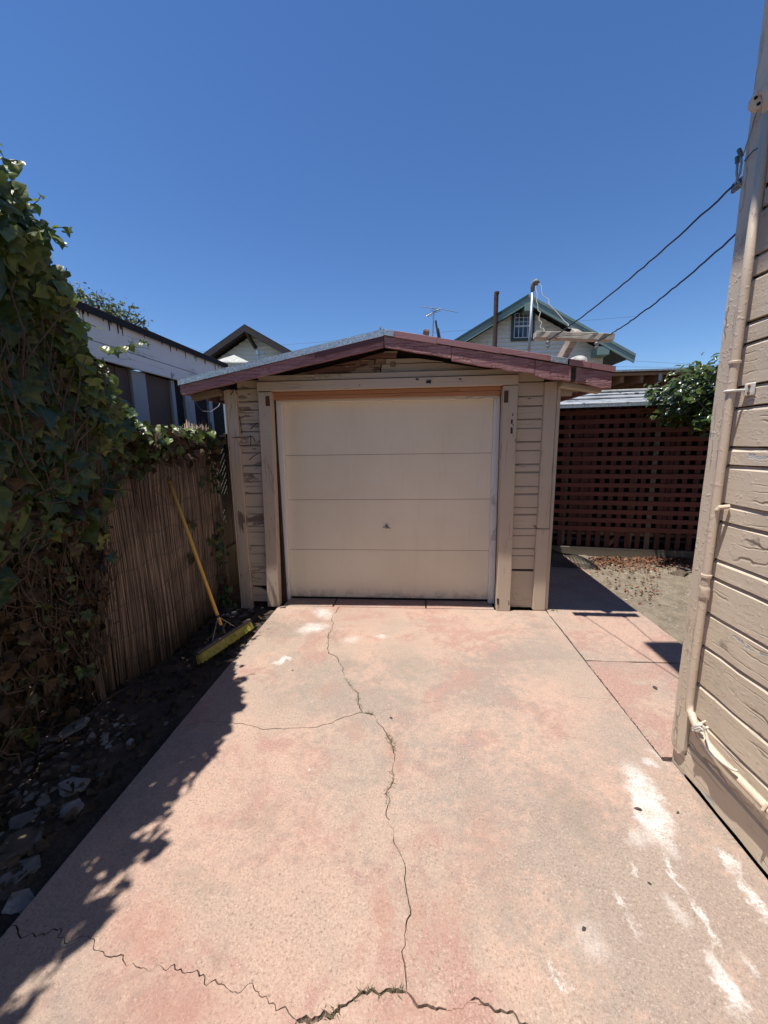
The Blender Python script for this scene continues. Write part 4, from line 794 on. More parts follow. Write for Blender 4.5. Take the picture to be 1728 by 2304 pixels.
# far utility wires
for k, (a, b, Ya, Yb, lb) in enumerate(((z5(800, 100), z5(1700, 150), 45, 45, 'faint distant overhead wire sloping above the patio cover'), (z5(700, 148), z5(1700, 160), 42, 42, 'faint distant overhead wire just above the patio cover roof'), (za(1150, 1228), z3(1500, 195), 40, 44, 'faint distant overhead wire behind the dark gable'))):
    A, B = py(a, Ya), py(b, Yb); d = B-A; tag(MB().tube([tuple(A-d*1.5), tuple(A), tuple(B), tuple(B+d*1.5)], .011, 5).build('utility_wire', M_wire), lb, 'wire')
# ================================================================== NEIGHBOUR'S WHITE SHED beyond the fence
XS = -3.0
M_wh = m_paint('stained_white_boards', (.84, .81, .79), 'y', .10, (.06, .05, .05), .5, .7, .35, crackdark=.9)
M_blk = m_simple('black_roof_edge', (.018, .016, .018), .9, .4, 20); M_brown = m_paint('brown_shed_boards', (.12, .065, .042), 'z', .3, (.06, .04, .035)); M_post = m_paint('pale_shed_post', (.40, .42, .43), 'z', .2, (.2, .2, .2), .3)
NS = thing('neighbour_shed', 'white boarded shed with streaked fascia and black roof edge beyond the fence', 'shed', (XS-1.2, 4.6, 0))
zT, zM, zB = 2.845, 2.602, 2.447; ye = px(za(1392, 1318), XS)[1]
jbox(XS, XS+.03, 2.3, ye-.02, zM+.004, zT).build('fascia_board', M_wh, NS, bevel=.003); jbox(XS+.006, XS+.034, 2.3, ye-.25, zB, zM-.004).build('fascia_board', M_wh, NS, bevel=.003)
jbox(XS-2.6, XS+.06, 2.2, ye, zT+.004, zT+.045).build('roof', M_blk, NS); jbox(XS+.061, XS+.075, 2.2, ye, zT-.02, zT+.05).build('roof_edge', M_blk, NS, bevel=.003)
M_drip = m_simple('black_tar_drip', (.03, .027, .028), .9)
for i in range(26):
    y = random.uniform(3.4, ye-.1); h = random.uniform(.02, .12)*(1 if random.random() < .6 else .5); w = random.uniform(.004, .012)
    MB().prism([(XS+.031, y-w, zT), (XS+.031, y+w, zT), (XS+.031, y+w*.3, zT-h), (XS+.031, y-w*.3, zT-h)], (.0015, 0, 0)).build('tar_drip', M_drip, NS)
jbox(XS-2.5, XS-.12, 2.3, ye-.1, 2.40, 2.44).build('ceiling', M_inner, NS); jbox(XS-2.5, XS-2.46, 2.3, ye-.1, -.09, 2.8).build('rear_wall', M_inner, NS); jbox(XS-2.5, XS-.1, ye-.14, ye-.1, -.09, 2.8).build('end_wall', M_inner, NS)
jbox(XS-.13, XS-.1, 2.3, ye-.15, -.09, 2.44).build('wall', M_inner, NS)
def yat(x): return px(za(x, 1420), XS-.02)[1]
for a, b, mt_2, d in ((640, 738, M_brown, .0), (740, 822, M_brown, .0), (826, 912, M_post, .03), (916, 1062, M_brown, .0), (1064, 1084, M_post, .03), (1088, 1140, M_hole, .0), (1144, 1200, M_post, .03), (1203, 1285, M_hole, 0), (1288, 1312, M_post, .03), (1316, 1390, M_hole, 0)):
    jbox(XS-.09, XS-.05+d, yat(a), yat(b), -.08, 2.443, .003).build('board_or_shade_strip', mt_2, NS, bevel=.003)  # dark_gap strips are flat panels painting the shade of open bays
tag(MB().tube([tuple(px(za(x_, y_), -2.55)) for x_, y_ in ((1215, 1500), (1220, 1545), (1260, 1590), (1310, 1595), (1360, 1560), (1390, 1490))], .004, 6).build('loose_wire', M_gwire, smooth=True), 'thin loose wire sagging in the dark beside the garage corner', 'wire')
# ================================================================== LEAF SHAPES
def leaf_mesh(name, outline, mat, fold=.12, droop=.18, cup=0.0):
    c = (0.0, .42 if len(outline) > 8 else .5); hh = lambda x, y: fold*abs(x)-droop*max(0, y-.2)**2+cup*((x*x)+(y-c[1])**2)+.035*math.sin(x*9+y*7+droop*20)+.02*math.sin(y*17+fold*30)
    vs = [(c[0], c[1], hh(*c))]; uvs = [(.5, c[1])]; n = len(outline)
    for k in (.55, 1.0):
        for x, y in outline:
            X_, Y_ = c[0]+(x-c[0])*k, c[1]+(y-c[1])*k; vs.append((X_, Y_, hh(X_, Y_))); uvs.append((X_+.5, Y_))
    fs = [(0, i+1, (i+1) % n+1) for i in range(n)]+[t for i in range(n) for t in ((i+1, n+i+1, n+(i+1) % n+1), (i+1, n+(i+1) % n+1, (i+1) % n+1))]
    me = bpy.data.meshes.new(name); me.from_pydata(vs, [], fs); me.polygons.foreach_set('use_smooth', [True]*len(fs)); ul = me.uv_layers.new(name='UVMap')
    for lp_ in me.loops: ul.data[lp_.index].uv = uvs[lp_.vertex_index]
    me.materials.append(mat); return me
IVY = [(0, .06), (.16, -.06), (.40, .0), (.50, .16), (.33, .34), (.52, .52), (.50, .66), (.22, .66), (.10, .86), (0, 1.02), (-.10, .86), (-.22, .66), (-.50, .66), (-.52, .52), (-.33, .34), (-.50, .16), (-.40, .0), (-.16, -.06)]
IVY2 = [(0, .02), (.20, -.06), (.42, .04), (.48, .25), (.40, .42), (.36, .56), (.16, .74), (0, .98), (-.16, .74), (-.36, .56), (-.40, .42), (-.48, .25), (-.42, .04), (-.20, -.06)]
OVAL = [(0, 0), (.14, .16), (.22, .38), (.21, .6), (.12, .82), (0, 1.02), (-.12, .82), (-.21, .6), (-.22, .38), (-.14, .16)]
M_ivy = m_leaf('ivy_green', [(.030, .058, .018), (.048, .082, .022), (.040, .070, .030), (.075, .105, .028), (.035, .062, .020)], .36, .35)
M_ivyy = m_leaf('ivy_young_sunlit', [(.15, .20, .045), (.11, .155, .04), (.19, .22, .06)], .36, .5)  # yellow-green leaves, brightened to put sunlight into the crown's colour
M_dead = m_leaf('ivy_dead', [(.036, .020, .012), (.065, .036, .018), (.024, .015, .010), (.10, .058, .028), (.045, .026, .014)], .75, .15)
M_stem = m_simple('woody_vine', (.075, .054, .038), .85, .4, 20)
def rotm(nrm, tipdir):
    n = Vector(nrm).normalized(); t = Vector(tipdir); t = (t-n*t.dot(n)).normalized(); x = t.cross(n); return Matrix((x, t, n)).transposed()
def bake(name, items, mat_meshes, parent, kind='stuff'):
    """join many leaves into one mesh with uv; items = (mesh index, pos, rot3, scale)"""
    V = []; F = []; UV = []; MI = []; k = 0; mats = []
    src = []
    for me in mat_meshes:
        co = np.array([v.co[:] for v in me.vertices]); fs = np.array([list(p_.vertices) for p_ in me.polygons]); uv = np.array([u_.uv[:] for u_ in me.uv_layers[0].data]); src.append((co, fs, uv))
        if me.materials[0] not in mats: mats.append(me.materials[0])
    for mi, p_, R, s in items:
        co, fs, uv = src[mi]; V.append(co @ np.array(R).T*s+np.array(p_)); F.append(fs+k); UV.append(uv); MI += [mats.index(mat_meshes[mi].materials[0])]*len(fs); k += len(co)
    V = np.concatenate(V); o0 = Vector(V.mean(0)); V = V-np.array(o0)
    me = bpy.data.meshes.new(name); me.from_pydata(V.tolist(), [], np.concatenate(F).tolist()); ul = me.uv_layers.new(name='UVMap'); ul.data.foreach_set('uv', np.concatenate(UV).ravel())
    for m_ in mats: me.materials.append(m_)
    me.polygons.foreach_set('material_index', MI); me.polygons.foreach_set('use_smooth', [True]*len(MI)); o = link(name, me, o0, parent); o['kind'] = kind; return o
# ================================================================== FENCE, IVY, REED SCREEN
XFc = -2.12
CF = thing('chain_link_fence', 'rusty chain link fence buried in ivy beside the driveway', 'fence', (XFc, 2.0, -.03))
M_rust = m_simple('rusty_galvanised_wire', (.13, .105, .09), .7, .4, 40, 60, .3, .4)
for y in (-1.6, .3, 2.16, 4.0): MB().tube([(XFc-.03, y, -.06), (XFc-.03, y, 1.62)], .024, 10).build('post', M_rust, CF)
MB().tube([(XFc-.03, -2, 1.60), (XFc-.03, 4.05, 1.60)], .018, 8).build('top_rail', M_rust, CF)
wm_ = MB(); Hc = 1.6; stp = .07
for k in range(int((2.35-.9+Hc)/stp)):
    y0 = .9-Hc+k*stp
    for sgn in (1, -1):
        a = (y0, 0.0) if sgn == 1 else (y0, Hc); b = (y0+Hc, Hc) if sgn == 1 else (y0+Hc, 0.0)
        t0 = max(0, (.9-a[0])/Hc); t1 = min(1, (2.30-a[0])/Hc)
        if t1 <= t0: continue
        q = lambda t: (XFc+.004*sgn, a[0]+Hc*t, a[1]+(b[1]-a[1])*t-.02)
        wm_.tube([q(t0), q(t1)], .0016, 4, False)
o = wm_.build('wire_mesh', M_rust, CF); o['kind'] = 'stuff'
wm_ = MB()
for k in range(int((.36+Hc)/stp)):
    y0 = 3.72-Hc+k*stp
    for sgn in (1, -1):
        a = (y0, 0.0) if sgn == 1 else (y0, Hc); b = (y0+Hc, Hc) if sgn == 1 else (y0+Hc, 0.0); t0 = max(0, (3.70-a[0])/Hc); t1 = min(1, (4.02-a[0])/Hc)
        if t1 > t0: wm_.tube([(-2.02, a[0]+Hc*t, a[1]+(b[1]-a[1])*t) for t in (t0, t1)], .0016, 4, False)
o = wm_.build('wire_mesh', M_rust, CF); o['kind'] = 'stuff'
SF = thing('added_board_fence', 'added dark board fence blocking bright ground behind the reeds and garage corner', 'fence', (-2.16, 5, -.03)); M_blockb = m_paint('dark_blocker_board', (.10, .075, .055), 'z', .2, (.06, .05, .04))  # added fence, blocks sunlit ground showing through the reeds and corner gap
yy = 2.37
while yy < 6.4: w = random.uniform(.12, .15); jbox(-2.19, -2.17, yy, yy+w-.008, -.06, (1.45 if yy < 3.8 else 1.75)+random.uniform(-.02, .02), .003).build('added_fence_board', M_blockb, SF); yy += w
jbox(-2.165, -2.13, 3.86, 6.4, .4, .48).build('added_fence_rail', M_blockb, SF); jbox(-2.165, -2.13, 3.86, 6.4, 1.45, 1.53).build('added_fence_rail', M_blockb, SF)
# reed screen
def m_reed():
    t = NT('dry_reed'); k = t.island(); st = t.noise(3, 4, .6, t.scl(t.pos, (40, 40, 1.2)))
    c = t.mix(k, (.10, .072, .056), (.38, .285, .215)); c = t.mix(t.ramp(st, .45, .7, 0, .8), c, (.085, .058, .043)); c = t.mix(t.ramp(t.noise(2.2, 4), .5, .7, 0, .55), c, (.10, .065, .05))
    return t.done(c, .6, t.bump(st, .3, .002), 0, .3)
M_reed = m_reed()
def xf(y): return -2.075+.09*min(1, max(0, (y-2.15)/.6))-.02*math.sin(y*4)          # face line of the screen
RS = thing('reed_screen', 'brown reed screen wired upright against the chain link fence', 'reed screen', (-2.02, 2.9, -.03))
rm = MB(); y = 2.17
while y < 3.78:
    for lay in (0, 1):
        top = 1.62+.12*(y-2.2)/1.5+random.gauss(0, .035)+(.08 if y > 3.3 else 0); yy = y+random.gauss(0, .0025); x0 = xf(yy)-lay*.008+random.gauss(0, .002); rr = random.uniform(.0024, .0050); w = random.gauss(0, .010)
        zz = [-.04+random.uniform(0, .02), .4, .85, 1.25, top]
        rm.tube([(x0+random.gauss(0, .002)+(.012*math.sin(z_*3+y*5)), yy+w*math.sin(z_*1.7+y*9), z_) for z_ in zz], [rr, rr, rr*.96, rr*.9, rr*.75], 5, True)
    y += random.uniform(.0070, .0098)
o = rm.build('reeds', M_reed, RS, smooth=True); o['kind'] = 'stuff'
for k in range(7):
    z0 = .14+k*.21; pl = []
    for yy in np.arange(2.18, 3.77, .03): pl.append((xf(yy)+.0095+.012*math.sin(z0*3+yy*5)+random.gauss(0, .001), yy, z0+.025*math.sin(yy*4+k)+.012*math.sin(yy*17+k*2)+random.gauss(0, .002)))
    MB().tube(pl, .0019, 4).build('tie_wire', M_rust, RS)
for i in range(9):                                            # loose canes at the open end
    yb_ = 2.16+random.uniform(-.03, .02); zt_ = random.uniform(.85, 1.45)
    MB().tube([(-2.06+random.uniform(-.02, .02), yb_+.01, -.04), (-2.06+random.uniform(-.03, .03), yb_-.03+random.gauss(0, .01), zt_*.5), (-2.08, yb_-.07+random.gauss(0, .03), zt_)], [.0045, .004, .003], 6).build('loose_reed', M_reed, RS)
MB().tube([(-1.985, 3.80, -.05), (-1.99, 3.79, .8), (-2.0, 3.83, 1.75)], [.018, .016, .012], 8).build('end_stake', M_reed, RS)
# ivy
def itop(y): return float(np.interp(y, [-3, 1.55, 1.74, 1.84, 1.95, 2.01, 2.06, 2.14, 2.28, 2.45, 2.65, 2.9, 3.5, 3.8, 4.0], [2.88, 2.91, 2.93, 2.86, 2.71, 2.52, 2.32, 2.20, 2.09, 1.93, 1.80, 1.77, 1.78, 1.76, 1.55]))
def isurf(y, z):
    tp = itop(y); u = max(0.0, (tp-z)/max(.2, tp)); b = .30*math.sin(min(1, (1-u)*1.5)*math.pi*.62) if y < 2.35 else .12
    return -2.10+b*(1 if y < 2.1 else .75)+.05*wav(y, z, 5, 1, 6)+(.05 if z > tp-.25 else 0)
IV = thing('ivy', 'thick ivy heaped over the fence, green above and dead brown below', 'ivy', (-2.1, 1.9, -.03))
def jit(o_, sd, k=.05): r = np.random.default_rng(sd); return [(x*(1+r.normal(0, k))+r.normal(0, k*.4), y*(1+r.normal(0, k))) for x, y in o_]
iv_meshes = [leaf_mesh('ivy_leaf', jit(IVY if i % 2 else IVY2, i), M_ivy, [.10, .22, -.08, .30, .05, .16][i], [.25, .45, .35, .15, .6, .3][i], [.0, .1, -.15, .05, .1, -.1][i]) for i in range(6)]
iv_meshes += [leaf_mesh('ivy_leaf', jit(IVY if i % 2 else IVY2, 20+i), M_ivyy, [.20, .35, .05][i], [.15, .3, .45][i]) for i in range(3)]
iv_meshes += [leaf_mesh('dead_leaf', jit(IVY if i % 2 else IVY2, 30+i, .12), M_dead, [.6, -.5, .9, .3][i], [.8, .9, .4, 1.2][i], [.5, .6, -.4, .7][i]) for i in range(4)]
r_ = np.random.default_rng(21); items = []; SPR = []
def addleaf(y, z, x, s, dead, young_lit, out=1.0, up=.45):
    nrm = np.array([1.0*out, -.55, up])+r_.normal(0, .42, 3); tip = np.array([.25, -.1, -1.0])+r_.normal(0, .40, 3)
    if dead: nrm += r_.normal(0, .6, 3); mi = int(r_.integers(9, 13))
    elif young_lit: mi = int(r_.integers(6, 9))
    else: mi = int(r_.integers(0, 6))
    items.append((mi, (x, y, z), rotm(nrm, tip), s))
N = 0
while N < 8600:                                               # main heap
    y = r_.uniform(-2.4, 2.36) if r_.random() < .5 else r_.uniform(1.35, 2.36); tp = itop(y); z = tp*r_.uniform(0, 1)**.75
    lay = r_.random(); grn = np.interp(z, [0, .5, 1.05, 1.45, 1.8], [.25, .22, .25, .80, .97])
    if z < 1.35 and y > 2.14+.02: continue
    if z < 1.2 and r_.random() < .62: continue
    dead = r_.random() > grn; x = isurf(y, z)-abs(r_.normal(0, .05))-(0 if lay < .5 else r_.uniform(.05, .35))
    s = (r_.uniform(.038, .088) if r_.random() < .84 else r_.uniform(.095, .145))*(1 if z > 1.1 else .62)
    addleaf(y, z, x, s, dead, (z > tp-.22 and r_.random() < .55) or r_.random() < .06); N += 1
for i in range(4200):                                          # rounded crown of the heap, both sides
    y = r_.uniform(-2.4, 2.2) if r_.random() < .4 else r_.uniform(1.5, 2.2); a = r_.uniform(-.4, 1.0)*math.pi; tp = itop(y); rr = .32
    addleaf(y, tp-rr+rr*math.sin(a)*r_.uniform(.5, 1.04), -2.11+rr*1.15*math.cos(a)*r_.uniform(.3, 1.05), r_.uniform(.05, .11), False, r_.random() < .45, math.cos(a), .3+max(0, math.sin(a)))
for i in range(7000):                                          # body of the heap along the driveway
    y = r_.uniform(-2.6, 1.62); z = r_.uniform(.3, 2.75); addleaf(y, z, isurf(y, z)-r_.uniform(0, .3)+(.04 if y < 1.5 else -.05), r_.uniform(.08, .15)*(1 if z > 1 else .6), z < 1, False)
for i in range(1800):                                          # inner dead leaves added as dark backing against lit ground behind
    y = r_.uniform(.9, 2.35); z = r_.uniform(0, 1.7); addleaf(y, z, r_.uniform(-2.75, -2.25), r_.uniform(.06, .13), r_.random() < .8, False)
for i in range(900):                                           # over the top of the reeds
    y = r_.uniform(2.2, 3.62); tp = itop(y); z = tp-abs(r_.normal(0, .10))-(.0 if y < 3.2 else 0); x = -2.06+r_.normal(0, .07)+(.05 if y > 2.9 else .03)
    if y > 2.7: dead = r_.random() < np.interp(z, [1.5, 1.68, 1.78], [.95, .7, .08])
    else: dead = r_.random() < np.interp(z, [1.2, 1.6, 1.8], [.9, .4, .06])
    addleaf(y, z, x, r_.uniform(.045, .095), dead, r_.random() < .5 and not dead, .7, .9)
for i in range(260):                                           # hanging over the reed face
    y = r_.uniform(2.16, 2.9); z = itop(y)-r_.uniform(.05, .75)*max(.2, 1-(y-2.16)*1.1); addleaf(y, z, xf(y)+.03+abs(r_.normal(0, .03)), r_.uniform(.04, .085), r_.random() < .45, False)
for (xx, yy), n, sp_y, sp_z, dd in (((1270, 90), 10, .05, .05, .1), ((1320, 170), 22, .07, .05, .9), ((1375, 270), 16, .03, .07, .05), ((1245, 600), 5, .04, .04, .1), ((1310, 380), 3, .03, .02, 0), ((1225, 680), 12, .05, .04, .1), ((1270, 760), 14, .06, .06, .15), ((1320, 900), 26, .07, .10, .1), ((1340, 980), 16, .07, .06, .2), ((630, 430), 5, .04, .02, .2), ((620, 510), 3, .02, .02, .2), ((1090, 760), 4, .04, .03, .2), ((1180, 320), 5, .03, .04, .5), ((1100, 580), 3, .03, .02, .1)):
    p = px(zl(xx, yy), -1.97)                                  # sprigs on the screen and the garage corner
    for _ in range(n):
        yv = min(3.62, p[1]+r_.normal(0, sp_y)); addleaf(yv, p[2]+r_.normal(0, sp_z), (xf(yv)+.03 if yv < 3.5 else -1.93+r_.normal(0, .03)), r_.uniform(.035, .07), r_.random() < dd, False)
for i in range(34):                                            # loose sprigs breaking the outline
    y0 = r_.uniform(1.9, 2.85) if i > 16 else r_.uniform(1.75, 2.3); p = np.array([-2.02+r_.uniform(-.05, .12), y0, itop(y0)-r_.uniform(0, .25)]); d = np.array([r_.uniform(.1, .6), r_.uniform(-.4, .7), r_.uniform(-.3, .8)])*.05
    q_ = [tuple(p-d*1.5), tuple(p)]
    for k in range(int(r_.integers(4, 9))): p = p+d; d = d+r_.normal(0, .008, 3)-np.array([0, 0, .005]); addleaf(p[1], p[2], p[0], .085-.007*k, False, True, .6, .8); q_.append(tuple(p))
    SPR.append(q_)
for i in range(9):                                             # the sprig reaching out over the shed
    t = i/8; p = px(za(640+260*t, 1200-18*t+12*math.sin(t*5)), -1.93); addleaf(p[1], p[2]+.01, -1.93, .075-.03*t, False, True, .8, .8)
def key(it):
    p = np.array(it[1])-CAM; d = np.linalg.norm(p); v = MW.T @ p
    if v[2] < .3: return 1e3
    u, w = PP+FP*v[:2]/v[2]
    if not (-10 < u < 620 and 300 < w < 1900): return 1e3
    depth = max(0, isurf(it[1][1], it[1][2])-it[1][0]); return d/(it[3]*8)+depth*22
items.sort(key=key)
for mi, p, R, s in items[:300]:
    link('leaf' if mi < 9 else 'dead_leaf', iv_meshes[mi], p, IV, R.to_euler(), s)
bake('foliage', items[300:], iv_meshes, IV)
sm = MB()
for i in range(650):
    y0 = r_.uniform(1.4, 2.25); z0 = r_.uniform(0, 1.5); pl = [np.array([isurf(y0, z0)-r_.uniform(.0, .12), y0, z0])]; d = np.array([.02, r_.normal(0, .1), r_.uniform(-.2, 1)])
    for k in range(7): d = d*.7+r_.normal(0, .05, 3)*np.array([.5, 1, 1]); pl.append(pl[-1]+d*.5+np.array([0, 0, .02])); pl[-1][1] = min(2.2, pl[-1][1]); pl[-1][2] = min(max(-.02, pl[-1][2]), itop(pl[-1][1])-.15)
    sm.tube([tuple(q) for q in pl], [r_.uniform(.0015, .0045)]*8, 5)
for i in range(26):
    y0 = r_.uniform(2.3, 3.7); z0 = itop(y0)-r_.uniform(0, .35); pl = [np.array([xf(y0)+.03, y0, z0])]
    for k in range(6): pl.append(pl[-1]+np.array([r_.normal(.004, .01), r_.normal(0, .05), r_.normal(-.02, .03)]))
    sm.tube([tuple(q) for q in pl], .002, 4)
for q in ([(300, 485), (345, 460), (380, 462)], [(250, 630), (320, 625), (400, 620), (425, 660)], [(300, 690), (380, 685), (445, 682)], [(375, 800), (410, 770), (450, 745)], [(385, 690), (390, 650), (385, 610)], [(300, 460), (310, 520), (320, 600)], [(240, 300), (260, 250), (290, 300)], [(385, 565), (430, 520), (440, 515)]):
    sm.tube([tuple(py(z1(*k), 3.655)) for k in q], .004, 5)
for q_ in SPR: sm.tube(q_, .0022, 4)
o = sm.build('vines', M_stem, IV); o['kind'] = 'stuff'
# ================================================================== TREE far behind the shed
TR = thing('tree', 'sparse small leaved tree showing over the black edged shed roof', 'tree', (-6.4, 8.5, -.09)); M_tl = m_leaf('tree_leaf', [(.06, .085, .03), (.10, .11, .05), (.045, .07, .025), (.12, .10, .06)], .5, .35, False); M_bark = m_simple('bark', (.12, .09, .07), .9, .4, 12)
tb_ = MB(); tb_.tube([(-6.9, 8.5, -.09), (-6.88, 8.5, 1.6), (-6.8, 8.45, 3.2)], [.13, .10, .06], 8).build('trunk', M_bark, TR)
lm = leaf_mesh('tree_leaf', OVAL, M_tl); ti = []; br = MB(); rt = np.random.default_rng(11)
ends = [za(430, 780), za(490, 800), za(600, 840), za(560, 870), za(680, 900), za(740, 930), za(830, 915), za(800, 990), za(900, 1000), za(820, 1040), za(910, 1085), za(700, 960), za(640, 930), za(860, 1060), za(520, 880), za(450, 870), za(760, 1010)]
for e in ends:
    E_ = py(e, 8.5+rt.normal(0, .3)); S_ = np.array([-6.8, 8.45, 3.0+rt.uniform(-.2, .2)]); ctl = (S_+E_)/2+np.array([0, 0, .35]); pl = [S_*(1-t)**2+2*ctl*t*(1-t)+E_*t*t for t in np.linspace(0, 1, 9)]
    br.tube([tuple(q) for q in pl], [.03*(1-t)+.005 for t in np.linspace(0, 1, 9)], 5)
    for k in range(170):
        t = rt.uniform(.4, 1); q = pl[min(8, int(t*8))]+rt.normal(0, .15*(1.25-t*.6), 3); ti.append((0, tuple(q), rotm(rt.normal(0, 1, 3)+np.array([0, -.4, .5]), rt.normal(0, 1, 3)+np.array([.3, 0, -.6])), rt.uniform(.06, .12)))
br.build('branches', M_bark, TR); bake('crown', ti, [lm], TR)
# ================================================================== CAMELLIA by the house corner
CA = thing('camellia_shrub', 'glossy leaved camellia bush leaning out behind the house corner', 'shrub', (3.9, 5.0, -.03)); M_cam = m_leaf('camellia_leaf', [(.030, .055, .016), (.055, .085, .022), (.040, .070, .020), (.10, .13, .035), (.07, .10, .03)], .20, .3, False)
cm = leaf_mesh('leaf', OVAL, M_cam, .25, .25); cm2 = leaf_mesh('leaf', [(x*1.25, y) for x, y in OVAL], M_cam, .15, .3); ci = []
MB().tube([(4.0, 5.0, -.06), (3.96, 5.0, .7), (3.88, 4.98, 1.4), (3.75, 4.95, 2.0)], [.05, .04, .03, .018], 8).build('trunk', M_bark, CA)
cb_ = MB(); rc = np.random.default_rng(4)
tips = [(1080, 330), (1100, 360), (1160, 330), (1110, 510), (1180, 500), (1240, 260), (1300, 210), (1360, 180), (1430, 160), (1500, 140), (1230, 400), (1280, 420), (1340, 380), (1400, 400), (1290, 330), (1330, 280), (1390, 260), (1450, 300), (1240, 500), (1300, 500), (1380, 490), (1440, 470), (1480, 240), (1480, 400), (1450, 540)]
for tx in tips:
    E_ = py(z5(*tx), 5.0+rc.normal(0, .14)); S_ = np.array([3.85, 4.97, 1.3+rc.uniform(0, .6)]); ctl = (S_+E_)/2+np.array([0, 0, .12]); pl = [S_*(1-t)**2+2*ctl*t*(1-t)+E_*t*t for t in np.linspace(0, 1, 8)]
    cb_.tube([tuple(q) for q in pl], [.010*(1-t)+.003 for t in np.linspace(0, 1, 8)], 5)
    for k in range(62):
        t = 1-rc.uniform(0, 1)**1.5*.6; q = pl[min(7, int(t*7.99))]+rc.normal(0, .06, 3); d = E_-S_
        ci.append((int(rc.integers(0, 2)), tuple(q), rotm(rc.normal(0, .45, 3)+np.array([-.35, -.3, .9]), unit(d)*.6+rc.normal(0, .5, 3)+np.array([-.5, -.2, -.35])), rc.uniform(.06, .105)))
ci.sort(key=lambda it: it[1][1]+it[1][0]*.3)
for mi, p, R, s in ci[:260]: link('leaf', (cm, cm2)[mi], p, CA, R.to_euler(), s)
bake('foliage', ci[260:], [cm, cm2], CA); cb_.build('branches', M_bark, CA)
# ================================================================== BROOM
M_ypole = m_paint('worn_yellow_pole', (.66, .40, .09), 'z', .12, (.12, .08, .05), .2, .5); M_bris = m_leaf('yellow_bristle', [(.62, .55, .09), (.70, .64, .18), (.50, .44, .07), (.36, .31, .06)], .6, .2, False); M_blkp = m_simple('black_plastic', (.02, .02, .021), .5, .3); M_hblock = m_paint('dark_broom_block', (.07, .055, .048), 'y', .2)
h0, h1 = gz(*zl(1160, 1395)), gz(*zl(1460, 1190)); hc_ = (h0+h1)/2; hu = unit((h1-h0)[:2]); hu3 = Vector((hu[0], hu[1], 0)); hL = np.linalg.norm(h1-h0)/2
top = Vector(px(zl(945, 262), -2.0)); base_px = py(zl(1268, 1200), 2.93)
BRo = thing('push_broom', 'push broom with yellow pole and bristles leaning on the reed screen', 'broom', (hc_[0], hc_[1], 0))
bdir = Vector((.30, -.10, -1)).normalized(); bdir = (bdir-hu3*bdir.dot(hu3)).normalized(); sid = hu3.cross(bdir)     # bristles point this way
bc_ = Vector((hc_[0], hc_[1], 0))-bdir*.068+Vector((-.02, 0, .006))
def bl(u, s_, d): return bc_+hu3*u+sid*s_+bdir*d
m = MB(); m.box(0, 1, 0, 1, 0, 1); m.v = [tuple(bl((a-.5)*2*hL, (b-.5)*.05, -.03+c*.028)) for a, b, c in m.v]; m.build('head_block', M_hblock, BRo, bevel=.006)
bm_ = MB(); rb = np.random.default_rng(2)
for i in range(3600):
    u = rb.uniform(-hL+.008, hL-.008); s_ = rb.uniform(-.021, .021); L = .062+rb.normal(0, .004); a = bl(u, s_, 0); fl = rb.normal(0, .006); b = bl(u+rb.normal(0, .005), s_*1.35+fl, L); w = hu3*.0013
    bm_.add([a-w, a+w, b+w*.8, b-w*.8], [(0, 1, 2, 3)])
o = bm_.build('bristles', M_bris, BRo); o['kind'] = 'stuff'
pb_ = bl(0, 0, -.02); dp = (top-pb_).normalized()
MB().tube([pb_-dp*.01, pb_+dp*.09], [.017, .015], 10).build('socket', M_blkp, BRo, smooth=True); MB().tube([pb_+dp*.08, top-dp*.10], .0140, 12).build('pole', M_ypole, BRo, smooth=True); MB().tube([top-dp*.11, top], [.0160, .0155], 12).build('grip', M_blkp, BRo, smooth=True)
MB().tube([pb_+dp*.155, pb_+dp*.175], .018, 12).build('collar', M_blkp, BRo)
for sgn in (-1, 1): MB().tube([pb_+dp*.165, bl(sgn*.13, 0, -.03)], .003, 6).build('brace', M_metal, BRo)
